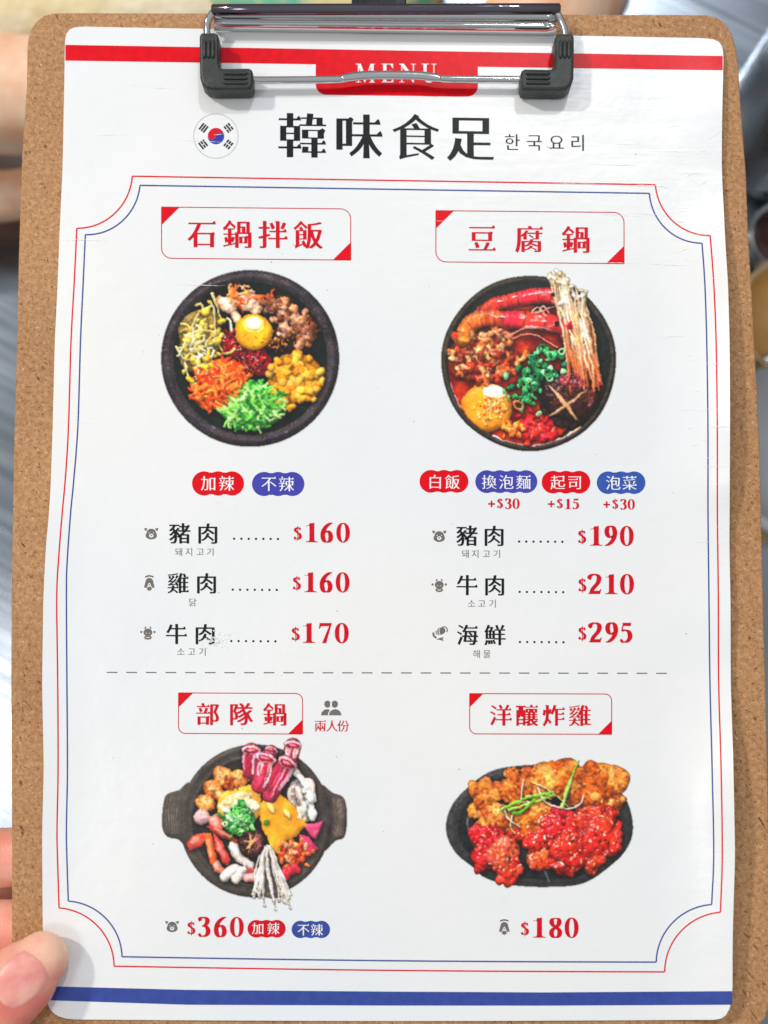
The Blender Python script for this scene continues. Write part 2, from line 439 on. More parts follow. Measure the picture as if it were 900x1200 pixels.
# ------------------------------------------------------------------ menu sheet
LP = [(44, 75.6), (60, 76), (100, 75.3), (200, 73.3), (267, 70), (333, 67.5), (400, 64.2), (500, 61.7), (560, 59.8), (600, 57.7), (640, 53.7), (700, 50.8), (800, 49.3), (900, 51.3), (980, 49.3), (1080, 50), (1140, 52), (1172, 54)]
RP = [(58, 848), (80, 847.5), (150, 846), (200, 845.8), (267, 849), (300, 851), (333, 853.2), (400, 855), (500, 855.5), (600, 855), (640, 854.7), (700, 856), (800, 856.3), (900, 859.5), (1000, 861.4), (1100, 858.5), (1175, 858.3)]
LIFT = [(30, .0008), (130, .0022), (200, .0010), (240, .0014), (300, .0040), (400, .0060), (500, .0068), (560, .0055), (605, .0022), (650, .0015), (720, .0028), (780, .0016), (850, .0040), (900, .0072), (950, .0080), (1050, .0070), (1200, .0042)]
_ly = np.arange(-100, 1301, 1.0)
def smooth_table(tab, w=17):
    v = np.pad(interp(tab, _ly), 3 * w, mode='edge'); k_ = np.ones(w) / w
    for _ in range(3): v = np.convolve(v, k_, 'same')
    return v[3 * w:-3 * w]
_LIFT = smooth_table(LIFT); _RPS = smooth_table(RP); _LPS = smooth_table(LP)
def sm(t): t = np.clip(t, 0, 1); return t * t * (3 - 2 * t)
def hp(px, py):
    """height of the sheet above the board"""
    px = np.asarray(px, float); py = np.asarray(py, float)
    r = np.interp(py, _ly, _RPS); l = np.interp(py, _ly, _LPS)
    h = .0007 + np.interp(py, _ly, _LIFT) * np.clip((px - (r - 95)) / 95, 0, 1.05) ** 2 * sm((py - 40) / 60 + .2)
    h = h + .0011 * np.clip(((l + 60) - px) / 60, 0, 1.05) ** 2 * sm((py - 560) / 90) * sm((1090 - py) / 90)
    ww = sm((py - 120) / 120)
    h = h + ww * .00022 * (np.sin(px * .021 + py * .004) * np.sin(py * .013 + 1.0) + 1)
    return h
def S(px, py, lay=1):
    return U(px, py, hp(px, py) + lay * .00003)

ol = [(75.8, 43), (77, 37), (80, 33), (86, 31)]
ol += [(x, 31 + (x - 86) * .0185) for x in np.arange(92, 834, 8.0)]
ol += [(838, 45), (844, 47), (847.5, 52)]
ol += [(float(interp(RP, y)), y) for y in np.arange(58, 1176, 8.0)]
ol += [(857, 1186), (852, 1193), (845, 1196.5)]
ol += [(x, 1194.5 + 2 * math.sin((x - 60) / 800 * 3.0)) for x in np.arange(838, 74, -8.0)]
ol += [(68, 1193), (60, 1189), (55.5, 1182)]
ol += [(float(interp(LP, y)), y) for y in np.arange(1172, 44, -8.0)]
# smooth the traced sides
O = np.array(ol)
for _ in range(3): O = .25 * np.roll(O, 1, 0) + .5 * O + .25 * np.roll(O, -1, 0)
inner = []
for y in np.arange(42, 1190, 7.0):
    for x in np.arange(56, 856, 7.0):
        if interp(LP, y) + 6 < x < interp(RP, y) - 6 and 37 + (x - 86) * .0185 < y < 1188:
            inner.append((x + rng.uniform(-.5, .5), y + rng.uniform(-.5, .5)))
pts = [Vector(p) for p in O] + [Vector(p) for p in inner]
nb = len(O)
res = geometry.delaunay_2d_cdt(pts, [(i, (i + 1) % nb) for i in range(nb)], [], 1, 1e-5)
P2 = np.array([tuple(v) for v in res[0]]); F = [tuple(f) for f in res[2]]
V = S(P2[:, 0], P2[:, 1], 0)
F = [f if np.cross(V[f[1]] - V[f[0]], V[f[2]] - V[f[0]])[2] > 0 else f[::-1] for f in F]
nt = len(V); cnt = {}
for f in F:
    for a_, b_ in zip(f, f[1:] + f[:1]): cnt[(a_, b_)] = 1
rim = [e_ for e_ in cnt if (e_[1], e_[0]) not in cnt]
Vb = V - np.array((0, 0, .0003)); VV = [tuple(v) for v in V] + [tuple(v) for v in Vb]; FF = F + [tuple(i_ + nt for i_ in f[::-1]) for f in F]
for a_, b_ in rim:      # the rim has vertices of its own, so the face stays flat up to the edge
    k0 = len(VV); VV += [tuple(V[a_]), tuple(V[b_]), tuple(Vb[b_]), tuple(Vb[a_])]; FF.append((k0 + 1, k0, k0 + 3, k0 + 2))
sheet = mk('menu_sheet', VV, FF, M_PAPER, None, True, origin=U(450, 620, 0))
tag(sheet, 'laminated white menu sheet with red and blue print clamped to the clipboard', 'menu')

# ------------------------------------------------------------------ print
class Ink:
    """collects flat print on the sheet; every piece sits a hair above the one before"""
    def __init__(s, lay=1.0): s.V = []; s.F = []; s.lay = lay
    def add(s, pts, faces):
        o = len(s.V); p = np.asarray(pts, float)
        s.V += S(p[:, 0], p[:, 1], s.lay).tolist()
        for f in faces:
            a, b, c_ = (p[f[0]], p[f[1]], p[f[2]])
            cr = (b[0] - a[0]) * (c_[1] - a[1]) - (b[1] - a[1]) * (c_[0] - a[0])
            s.F.append(tuple(i + o for i in (f if cr < 0 else f[::-1])))
        s.lay += .04
    def poly(s, loops):
        loops = [np.asarray(l, float) for l in loops]
        t = geometry.tessellate_polygon([[Vector((a, b, 0)) for a, b in l] for l in loops])
        s.add(np.vstack(loops), [f for f in t if len(set(f)) == 3])
    def strip(s, path, w):
        P = np.asarray(path, float); T = np.gradient(P, axis=0); T /= np.linalg.norm(T, axis=1)[:, None] + 1e-9
        N = np.stack([-T[:, 1], T[:, 0]], 1); w = np.broadcast_to(np.asarray(w, float), (len(P),))[:, None] / 2
        n = len(P); s.add(np.vstack([P + N * w, P - N * w]), [(i, i + 1, n + i + 1, n + i) for i in range(n - 1)])
    def disc(s, cx, cy, rx, ry=None, n=28, a0=0, a1=2 * math.pi, rot=0):
        ry = rx if ry is None else ry
        full = abs(a1 - a0 - 2 * math.pi) < 1e-6
        a = np.linspace(a0, a1, n, endpoint=not full)
        x = rx * np.cos(a); y = ry * np.sin(a)
        p = np.stack([cx + x * math.cos(rot) - y * math.sin(rot), cy + x * math.sin(rot) + y * math.cos(rot)], 1)
        if full: s.add(np.vstack([p, [[cx, cy]]]), [(i, (i + 1) % n, n) for i in range(n)])
        else: s.poly([p])
    def build(s, name, rgb, parent=None):
        return mk(name, s.V, s.F, ink(rgb), parent or sheet)

def seg(a, b, n): return np.stack([np.linspace(a[0], b[0], n), np.linspace(a[1], b[1], n)], 1)
def arc(c_, r0, r1, a0, a1, n=16):
    t = np.linspace(0, 1, n)[:, None]; a = np.radians(a0 + (a1 - a0) * t); r = r0 + (r1 - r0) * t
    return np.hstack([c_[0] + r * np.cos(a), c_[1] + r * np.sin(a)])
# bands
i = Ink(1)
x = np.linspace(76.5, 847, 200); t_ = (x - 76) / 771
yt = 52.5 + 13.0 * t_; yb = 71 + 11.5 * t_
def band(i, x, yt, yb, rows=6):
    n = len(x); i.add(np.vstack([np.stack([x, yt + (yb - yt) * r_ / rows], 1) for r_ in range(rows + 1)]), [(r_ * n + k, r_ * n + k + 1, (r_ + 1) * n + k + 1, (r_ + 1) * n + k) for r_ in range(rows) for k in range(n - 1)])
band(i, x, yt, yb)
i.build('header_band', RED)
i = Ink(1)
x = np.linspace(57, 858, 200)
yt = np.interp(x, [57, 66, 220, 450, 640, 858], [1155.5, 1156, 1160, 1162, 1163, 1161.5]); yb = yt + np.interp(x, [57, 220, 640, 858], [16.5, 17.5, 15.5, 16])
band(i, x, yt, yb)
i.build('footer_band', BLUE)
i = Ink(2)
i.poly([np.vstack([[[370, 70]], [[370, 98]], arc((382, 99), 12, 12, 180, 90, 8), seg((392, 111.2), (540, 113.2), 8), arc((548, 101), 12, 12, 90, 0, 8), [[560, 76]], [[560, 70]]])])
tab = i.build('menu_tab', RED)

# notched double frame
redL = [(267.5, 90), (330, 87), (400, 83.2), (500, 80.2), (560, 76.6), (600, 73), (650, 69), (700, 66.5), (800, 67.6), (900, 68), (970, 66.8), (1000, 67.2), (1064, 69.2)]
redR = [(276, 832.3), (333, 836.5), (400, 839.2), (500, 840.6), (600, 840.7), (700, 841.8), (800, 842.2), (900, 845), (1000, 846.4), (1069, 844.3)]
bluL = [(275, 100), (330, 97.5), (400, 94.3), (500, 91.2), (567, 86), (600, 82.8), (660, 78.6), (700, 77.8), (800, 78.4), (900, 79), (970, 77.8), (1000, 78.2), (1056, 80)]
bluR = [(285, 822.7), (333, 826), (400, 828.2), (500, 829.6), (600, 829.7), (700, 830.8), (800, 832), (900, 834.5), (1000, 836.4), (1060, 834)]
def side(tab_, rev=False):
    P = catmull([(x_, y_) for y_, x_ in tab_], 20)
    return P[::-1] if rev else P
def frame(name, tl, tr_, br, bl, L_, R_, w, rgb):
    # tl = (x where top line starts, y), etc.
    i = Ink(1)
    i.strip(seg(tl, tr_, 60), w)
    i.strip(arcpath(tr_, (R_[0][1], R_[0][0]), (R_[0][1] + 2, tr_[1] - 2)), w)
    i.strip(side(R_), w)
    i.strip(arcpath((R_[-1][1], R_[-1][0]), br, (R_[-1][1] + 3, br[1] + 3)), w)
    i.strip(seg(br, bl, 60) + np.stack([np.zeros(60), np.sin(np.linspace(0, math.pi, 60)) * 1.5], 1), w)
    i.strip(arcpath(bl, (L_[-1][1], L_[-1][0]), (L_[-1][1] - 3, bl[1] + 3)), w)
    i.strip(side(L_, True), w)
    i.strip(arcpath((L_[0][1], L_[0][0]), tl, (L_[0][1] - 2, tl[1] - 2)), w)
    return i.build(name, rgb)
def arcpath(a, b, c_, n=22):
    """concave quarter round from a to b about the cut-away corner c_"""
    a = np.array(a, float); b = np.array(b, float); c_ = np.array(c_, float)
    ra, rb = np.linalg.norm(a - c_), np.linalg.norm(b - c_)
    aa = math.atan2(*(a - c_)[::-1]); ab = math.atan2(*(b - c_)[::-1])
    d = (ab - aa + math.pi) % (2 * math.pi) - math.pi
    t = np.linspace(0, 1, n); an = aa + d * t; r = ra + (rb - ra) * t
    return np.stack([c_[0] + r * np.cos(an), c_[1] + r * np.sin(an)], 1)
frame('red_frame_line', (155, 206.5), (768, 216.5), (779, 1139), (133.7, 1132.3), redL, redR, 1.7, RED)
frame('blue_frame_line', (164, 217.2), (761, 226.6), (769, 1127.5), (143, 1121.2), bluL, bluR, 1.7, LINEBLUE)

# ------------------------------------------------------------------ glyphs: outlines of the built-in font reshaped to a printed serif face
GC = {}
def outline(ch):
    cu = bpy.data.curves.new('g', 'FONT'); cu.body = ch; cu.size = 1
    o = bpy.data.objects.new('g', cu); COL.objects.link(o)
    bpy.context.view_layer.objects.active = o
    for q in bpy.context.selected_objects: q.select_set(False)
    o.select_set(True)
    bpy.ops.object.convert(target='CURVE')
    cs = []
    for s in o.data.splines:
        bp = s.bezier_points; n = len(bp); L = []
        for k_ in range(n):
            a, b = bp[k_], bp[(k_ + 1) % n]
            p0, h0, h1, p1 = a.co, a.handle_right, b.handle_left, b.co
            ch_ = (p1 - p0)
            dev = max(abs((h0 - p0).cross(ch_).length), abs((h1 - p0).cross(ch_).length)) / (ch_.length + 1e-9)
            m = 1 if dev < .004 else 4
            for j in range(m):
                t = j / m
                q = p0 * (1 - t) ** 3 + h0 * 3 * t * (1 - t) ** 2 + h1 * 3 * t * t * (1 - t) + p1 * t ** 3
                L.append((q.x, q.y))
        L2 = []
        for p in L:
            if not L2 or (p[0] - L2[-1][0]) ** 2 + (p[1] - L2[-1][1]) ** 2 > 1e-6: L2.append(p)
        if (L2[0][0] - L2[-1][0]) ** 2 + (L2[0][1] - L2[-1][1]) ** 2 < 1e-6: L2.pop()
        if len(L2) > 2: cs.append(np.array(L2))
    d = o.data; bpy.data.objects.remove(o, do_unlink=True); bpy.data.curves.remove(d)
    return cs
def garea(c_): return .5 * np.sum(c_[:, 0] * np.roll(c_[:, 1], -1) - np.roll(c_[:, 0], -1) * c_[:, 1])
def crossing(cs):
    A = np.vstack(cs); B = np.vstack([np.roll(c_, -1, 0) for c_ in cs]); d = B - A; n = len(A)
    r = A[None] - A[:, None]                                   # r[i, j] = A_j - A_i
    den = d[:, None, 0] * d[None, :, 1] - d[:, None, 1] * d[None, :, 0]
    with np.errstate(all='ignore'):
        t = (r[..., 0] * d[None, :, 1] - r[..., 1] * d[None, :, 0]) / den; u = (r[..., 0] * d[:, None, 1] - r[..., 1] * d[:, None, 0]) / den
    return bool(((np.abs(den) > 1e-12) & (t > 1e-6) & (t < 1 - 1e-6) & (u > 1e-6) & (u < 1 - 1e-6)).any())
RAW = {}
def serif(ch, dx, dy, ser):
    key = (ch, dx, dy, ser)
    if key in GC: return GC[key]
    if ch not in RAW:
        cs = outline(ch)
        top = max(cs, key=lambda c_: c_[:, 1].max() - c_[:, 1].min() + c_[:, 0].max() - c_[:, 0].min())
        if garea(top) < 0: cs = [c_[::-1] for c_ in cs]        # solid on the left, outward normal on the right
        fam = [[c_] for c_ in cs if garea(c_) > 0]
        for h in (c_ for c_ in cs if garea(c_) <= 0):
            o_ = [f for f in fam if inside(h[0], f[0])]
            if o_: min(o_, key=lambda f: abs(garea(f[0]))).append(h)
        RAW[ch] = fam
    out = []
    for f in RAW[ch]:
        done = False
        for k_, ky, s_ in ((1, 1, ser), (1, .8, ser and 2), (1, 1, False), (1, .6, False), (.85, .5, False)):
            r = reshape(f, dx * k_, dy * ky, s_)
            if not crossing(r): out.append(r); done = True; break
        if not done:                # too dense to reshape: embolden by double strike
            base = reshape(f, 0, dy * .5, False)
            if crossing(base): base = f
            for k_ in (-.95, 0, .95): out.append([c_ + np.array((dx * k_, 0)) for c_ in base])
    GC[key] = out
    return out
def reshape(cs, dx, dy, ser):
    out = []
    for c_ in cs:
        n = len(c_); E_ = np.roll(c_, -1, 0) - c_; Ln = np.linalg.norm(E_, axis=1); T = E_ / Ln[:, None]
        Nn = np.stack([T[:, 1], -T[:, 0]], 1)
        D = dx * Nn[:, 0] ** 2 + dy * Nn[:, 1] ** 2
        Q = np.zeros_like(c_)
        for k_ in range(n):
            n1, n2, d1, d2 = Nn[k_ - 1], Nn[k_], D[k_ - 1], D[k_]
            det = n1[0] * n2[1] - n1[1] * n2[0]
            if abs(det) > .25:
                v = np.array([(d1 * n2[1] - d2 * n1[1]) / det, (n1[0] * d2 - n2[0] * d1) / det])
            else:
                v = (n1 * d1 + n2 * d2) / 2
            l = np.linalg.norm(v)
            if l > .05: v *= .05 / l
            Q[k_] = c_[k_] + v
        if not ser: out.append(Q); continue
        R_ = []
        for k_ in range(n):
            p = Q[k_]; n1, n2 = Nn[k_ - 1], Nn[k_]; l1, l2 = Ln[k_ - 1], Ln[k_]; l0 = Ln[k_ - 2]
            if n1[0] > .96 and n2[1] > .96 and l2 > .14:
                if .04 < l1 < .10 and Nn[k_ - 2][1] < -.96 and l0 > .10:       # free right end of a thin horizontal
                    h = min(.085, l2 * .4)
                    R_ += [p + (-.010, .010), p + (-.035, h * .75), p + (-.055, h * .8), p + (-.12 if l2 > .2 else -.09, 0.002)]
                    continue
                if l1 > .15 and ser != 2:                                                  # shoulder of a box stroke
                    R_ += [p + (0, -.07), p + (.030, -.012), p + (-.028, .034), p + (-.085, 0)]
                    continue
            if ser != 2 and n1[1] > .96 and n2[0] < -.96 and l2 > .2 and .04 < l1 < .1:     # top of an upright: small slanted flag on the left
                R_ += [p + (0, .004), p + (-.040, .012), p + (-.034, -.006), p + (0, -.045)]
                continue
            R_.append(p)
        out.append(np.array(R_))
    return out
def glyph(i, ch, cx, cy, size, slope=.008, dx=.014, dy=-.013, ser=True, sx=1.0):
    o = np.array((.5, .38))
    for k_, f in enumerate(serif(ch, dx, dy, ser)):
        key = (ch, dx, dy, ser, k_)
        if key not in TESS:
            t = geometry.tessellate_polygon([[Vector((a * 100, b * 100, 0)) for a, b in c_] for c_ in f])
            A_ = np.vstack(f); T_ = [q for q in t if len(set(q)) == 3]
            got = sum(abs(np.cross(A_[q[1]] - A_[q[0]], A_[q[2]] - A_[q[0]])) / 2 for q in T_); want = abs(sum(garea(c_) for c_ in f))
            if abs(got - want) > .02 * want: print('glyph fill', ch, k_, round(got, 4), round(want, 4))
            TESS[key] = (A_, T_)
        A_, T_ = TESS[key]
        q = (A_ - o) * size; q[:, 0] *= sx
        i.add(np.stack([cx + q[:, 0], cy - q[:, 1] + slope * q[:, 0]], 1), T_)
TESS = {}
def inside(p, P):
    x, y = p; r = False
    for k_ in range(len(P)):
        (xa, ya), (xb, yb) = P[k_ - 1], P[k_]
        if (ya > y) != (yb > y) and x < (xb - xa) * (y - ya) / (yb - ya) + xa: r = not r
    return r
def lettering(name, chars, centres, cy, size, rgb, parent=None, slope=.008, lay=3, **kw):
    i = Ink(lay)
    for ch, cx in zip(chars, centres): glyph(i, ch, cx, cy + slope * (cx - centres[0]), size, slope, **kw)
    return i.build(name, rgb, parent)

# serif numerals: pen strokes, thick on the uprights and thin on the turns
NUM = {
 '1': [('r', [(.335, .97), (.335, .0)], .122), ('p', [(0.05, .84), (.06, .81), (.18, .85), (.22, .80), (.22, .93), (.45, 1.0), (.45, .9)]), ('p', [(.04, 0), (.63, 0), (.63, .03), (.50, .05), (.45, .12), (.22, .12), (.17, .05), (.04, .03)])],
 '2': [('s', [(.07, .72), (.10, .88), (.28, .965), (.46, .90), (.51, .74), (.45, .55), (.30, .35), (.10, .10)]), ('p', [(.02, .0), (.56, .0), (.62, .25), (.585, .25), (.52, .16), (.12, .155), (.02, .03)]), ('d', (.095, .74), .05)],
 '3': [('s', [(.08, .80), (.17, .935), (.32, .96), (.45, .88), (.46, .72), (.36, .58), (.22, .53)]), ('s', [(.22, .535), (.40, .50), (.50, .36), (.49, .18), (.37, .05), (.2, .03), (.09, .09)]), ('d', (.10, .105), .072), ('d', (.095, .80), .04)],
 '5': [('p', [(.15, .99), (.57, .99), (.525, .83), (.17, .83)]), ('p', [(.17, .99), (.215, .99), (.15, .56), (.085, .56)]), ('s', [(.11, .575), (.25, .62), (.42, .56), (.50, .40), (.48, .2), (.36, .06), (.2, .02), (.08, .08)]), ('d', (.09, .105), .072)],
 '6': [('s', [(.60, .985), (.44, .93), (.27, .78), (.155, .56), (.125, .32), (.19, .09), (.32, .02), (.46, .09), (.51, .28), (.46, .47), (.34, .56), (.20, .49)])],
 '7': [('p', [(.06, .99), (.62, .99), (.62, .95), (.58, .84), (.17, .835), (.10, .80), (.055, .70), (.02, .71)]), ('p', [(.62, .97), (.36, -.01), (.17, -.01), (.50, .84)])],
 '8': [('s', [(.32, .965), (.18, .90), (.135, .76), (.20, .62), (.36, .50), (.49, .36), (.51, .22), (.45, .08), (.32, .02), (.19, .07), (.125, .22), (.17, .38), (.31, .51), (.44, .63), (.485, .77), (.44, .91), (.32, .965)])],
 '9': [('s', [(.04, .01), (.2, .06), (.37, .21), (.485, .44), (.515, .68), (.45, .90), (.32, .97), (.18, .90), (.13, .71), (.18, .52), (.30, .43), (.44, .50)])],
 '0': [('o', (.32, .495), (.325, .505), (.118, .455))],
 '$': [('s', [(.50, .80), (.42, .91), (.28, .925), (.15, .84), (.15, .69), (.30, .56), (.46, .42), (.50, .25), (.42, .09), (.26, .05), (.12, .10), (.09, .20)]), ('r', [(.31, 1.08), (.31, -.1)], .03), ('d', (.10, .21), .05), ('d', (.49, .79), .05)],
 '+': [('r', [(.0, .42), (.60, .42)], .075), ('r', [(.30, .72), (.30, .12)], .075)],
 'M': [('r', [(.14, .97), (.14, .0)], .03), ('p', [(.0, 1), (.26, 1), (.56, .22), (.50, 0), (.44, .02), (.12, .93), (.0, .97)]), ('r', [(.52, .1), (.80, .97)], .028), ('r', [(.87, 1), (.87, 0)], .085), ('p', [(.76, 1), (1.02, 1), (1.02, .965), (.76, .965)]), ('p', [(.0, 0), (.28, 0), (.28, .035), (0, .035)]), ('p', [(.72, 0), (1.02, 0), (1.02, .035), (.72, .035)])],
 'E': [('r', [(.2, 1), (.2, 0)], .09), ('p', [(.03, 1), (.64, 1), (.65, .76), (.62, .76), (.50, .955), (.03, .965)]), ('r', [(.26, .51), (.46, .51)], .022), ('r', [(.47, .64), (.47, .38)], .018), ('p', [(.03, 0), (.66, 0), (.70, .27), (.67, .27), (.54, .05), (.03, .035)])],
 'N': [('r', [(.13, .97), (.13, 0)], .028), ('p', [(0, 1), (.24, 1), (.78, .26), (.78, 0), (.72, 0), (.11, .90), (0, .965)]), ('r', [(.75, 1), (.75, 0)], .03), ('p', [(.62, 1), (.88, 1), (.88, .965), (.62, .965)]), ('p', [(.0, 0), (.26, 0), (.26, .035), (0, .035)])],
 'U': [('s2', [(.21, 1), (.21, .6), (.21, .28), (.29, .09), (.46, .03), (.62, .1), (.68, .3), (.68, .6), (.68, 1)]), ('p', [(.02, 1), (.42, 1), (.42, .965), (.02, .965)]), ('p', [(.56, 1), (.82, 1), (.82, .965), (.56, .965)])],
}
def numeral(i, ch, x0, ybase, h, slope=.008, wscale=1.06):
    def T(p):
        p = np.asarray(p, float)
        return np.stack([x0 + p[:, 0] * h * wscale, ybase - p[:, 1] * h + slope * p[:, 0] * h], 1)
    for item in NUM[ch]:
        k_ = item[0]
        if k_ == 'p': i.poly([T(item[1])])
        elif k_ == 'd': i.disc(*T([item[1]])[0], item[2] * h, n=16)
        elif k_ == 'r': i.strip(T(item[1]), 2 * item[2] * h)
        elif k_ == 'o':
            (cx, cy), (a, b), (c_, d) = item[1:]
            t = np.linspace(0, 2 * math.pi, 40, endpoint=False)
            def se(rx, ry): return np.stack([cx + rx * np.sign(np.cos(t)) * np.abs(np.cos(t)) ** .92, cy + ry * np.sign(np.sin(t)) * np.abs(np.sin(t)) ** .92], 1)
            i.poly([T(se(a, b)), T(se(c_, d))[::-1]])
        else:
            P = catmull(item[1], 9); G = np.gradient(P, axis=0); G /= np.linalg.norm(G, axis=1)[:, None] + 1e-9
            thick, thin = (.235, .06)
            w = thin + (thick - thin) * np.abs(G[:, 1]) ** 1.3
            if k_ == 's2': w = np.interp(np.linspace(0, 1, len(P)), [0, .4, .6, 1], [.18, .12, .06, .055])
            else:
                e_ = np.linspace(0, 1, len(P)); w = w * np.clip(.45 + e_ / .12, 0, 1) * np.clip(.45 + (1 - e_) / .12, 0, 1)
            i.strip(T(P), w * h)
def price(dol, centres, digits, y0, y1, rgb=DRED, parent=None, dh=16.5):
    i = Ink(3); h = y1 - y0
    if dol: numeral(i, '$', dol - .30 * dh * .95, y1 - dh * .18, dh * .9, .008)
    for ch, cx in zip(digits, centres):
        cw = .335 if ch == '1' else .32
        numeral(i, ch, cx - cw * h, y1 + .006 * (cx - centres[0]), h)
    return i.build('price_lettering', rgb, parent)

# MENU on the tab
i = Ink(5)
for ch, x0, ws in (('M', 417, 1.0), ('E', 446.5, 1.0), ('N', 468, 1.0), ('U', 493.5, 1.0)): numeral(i, ch, x0, 96.5, 22, .012, ws)
i.build('menu_lettering', WHITE, tab)

# title
lettering('title_lettering', '韓味食足', [354.3, 420.5, 487, 551], 158.6, 58, BLACK, slope=.014, dx=.028, dy=-.015)
lettering('korean_subtitle', '한국요리', [601, 627, 653, 678], 166.5, 21, BLACK, slope=.01, dx=.004, dy=-.008, ser=False)
# flag emblem
i = Ink(1); i.strip(arc((253, 159.4), 26, 26, 0, 360, 60), 1.0); emb = i.build('flag_emblem', (196, 198, 200))
def yin(col, top):
    i = Ink(2); a = R(8); r = 9.6
    def rot(p): 
        p = np.asarray(p); c_, s_ = math.cos(a), math.sin(a)
        return np.stack([253.1 + p[:, 0] * c_ - p[:, 1] * s_, 159.4 + p[:, 0] * s_ + p[:, 1] * c_], 1)
    th = np.linspace(0, math.pi, 24); sg = -1 if top else 1
    big = np.stack([r * np.cos(th), sg * r * np.sin(th)], 1)                # right -> left
    s1 = np.stack([-r / 2 - r / 2 * np.cos(th), r / 2 * np.sin(th)], 1)[1:]    # left lobe dips down
    s2 = np.stack([r / 2 - r / 2 * np.cos(th), -r / 2 * np.sin(th)], 1)[1:-1]
    i.poly([rot(np.vstack([big, s1, s2]))]); i.build('emblem_disc', col, emb)
yin((222, 24, 44), True); yin((48, 70, 168), False)
i = Ink(2)
for (bx, by, an, br) in ((238.5, 149.8, -52, (0, 0, 0)), (267.8, 149.8, 52, (1, 0, 1)), (238, 169.2, 52, (0, 1, 0)), (267.6, 169.2, -52, (1, 1, 1))):
    d = np.array((math.cos(R(an)), math.sin(R(an)))); nn = np.array((-d[1], d[0]))
    for k_, off in enumerate((-3.0, 0, 3.0)):
        q = np.array((bx, by)) + nn * off
        if br[k_]:
            i.strip([q - d * 4.6, q - d * .6], 2.0); i.strip([q + d * .6, q + d * 4.6], 2.0)
        else: i.strip([q - d * 4.6, q + d * 4.6], 2.0)
i.build('emblem_bars', (40, 40, 42), emb)

# section headings
def heading(x0, y0, x1, y1, chars, centres, cy, size, sl, r=11, tri=21):
    def A(x, y): return (x, y + sl * (x - x0))
    i = Ink(1); w = 1.1
    P = [A(x0, y0)] + [A(x, y0) for x in np.linspace(x0, x1 - r, 14)[1:]] + [(p[0], p[1] + sl * (p[0] - x0)) for p in arc((x1 - r, y0 + r), r, r, -90, 0, 9)] + [A(x1, y) for y in np.linspace(y0 + r, y1, 8)[1:]]
    i.strip(P, w)
    P = [A(x1, y1)] + [A(x, y1) for x in np.linspace(x1, x0 + r, 14)[1:]] + [(p[0], p[1] + sl * (p[0] - x0)) for p in arc((x0 + r, y1 - r), r, r, 90, 180, 9)] + [A(x0, y) for y in np.linspace(y1 - r, y0, 8)[1:]]
    i.strip(P, w)
    h = i.build('section_heading', (206, 40, 58))
    for pts in ([A(x0, y0), A(x0 + tri, y0), A(x0, y0 + tri)], [A(x1, y1), A(x1 - tri, y1), A(x1, y1 - tri)]):
        i = Ink(2); i.poly([pts]); i.build('corner_triangle', RED, h)
    lettering('heading_lettering', chars, centres, cy, size, DRED, h, slope=sl, dx=.026, dy=-.012)
heading(189.3, 242.6, 411, 302.6, '石鍋拌飯', [236.7, 278.3, 320, 361.3], 274, 35, .010, 12, 21)
heading(510.8, 246.8, 731.3, 306.8, '豆腐鍋', [565, 620, 675], 279.5, 34, .010, 12, 21)
heading(209.2, 812, 354.5, 859.5, '部隊鍋', [243.3, 282.3, 322.3], 836.8, 28.5, .005, 8, 17)
heading(550.4, 812.8, 716.8, 860, '洋釀炸雞', [586.7, 617.4, 648.7, 679.4], 838.2, 27, .003, 8, 16)

# option badges (scalloped pills)
def badge(x0, x1, y0, y1, rgb, chars, centres, cy, size, n):
    i = Ink(1); ry = (y1 - y0) / 2; cyb = (y0 + y1) / 2; r = ry
    for cx in np.linspace(x0 + r, x1 - r, n): i.disc(cx, cyb, r, ry, 36)
    i.add([(x0 + r, cyb - ry * .9), (x1 - r, cyb - ry * .9), (x1 - r, cyb + ry * .9), (x0 + r, cyb + ry * .9)], [(0, 1, 2, 3)])
    b = i.build('option_badge', rgb)
    lettering('badge_lettering', chars, centres, cy, size, WHITE, b, slope=.006, lay=4, dx=.010, dy=-.010)
badge(225, 286, 552.3, 580.7, RED, '加辣', [244.3, 265.3], 566.3, 18.8, 3)
badge(295.3, 356.7, 553, 581.3, VIOLET, '不辣', [315, 335.5], 567, 18.8, 3)
badge(491.6, 549, 550.7, 577.4, RED, '白飯', [510, 530.2], 564.6, 18, 3)
badge(557, 629.7, 551, 577.8, VIOLET, '換泡麵', [573.3, 593.3, 613.4], 564.8, 18, 4)
badge(634.7, 691.8, 551.7, 578.3, RED, '起司', [653.7, 673.5], 565.2, 18, 3)
badge(699.3, 756.4, 552.4, 578.9, (56, 88, 176), '泡菜', [718.6, 737.8], 565.8, 18, 3)
badge(290, 334.8, 1078, 1098.8, DRED, '加辣', [302.3, 320.2], 1088, 15, 3)
badge(341.7, 386.8, 1079, 1099.4, BLUE, '不辣', [355.5, 371.2], 1089.6, 15, 3)
for x0, dg, y in ((572, '30', 596.2), (642, '15', 596.4), (707, '30', 597)):
    i = Ink(3); numeral(i, '+', x0, y - .5, 12.5)
    numeral(i, '$', x0 + 10.5, y - 1.0, 10.8)
    numeral(i, dg[0], x0 + 19.5, y, 12.2); numeral(i, dg[1], x0 + 28.6, y, 12.2)
    i.build('surcharge_lettering', DRED)

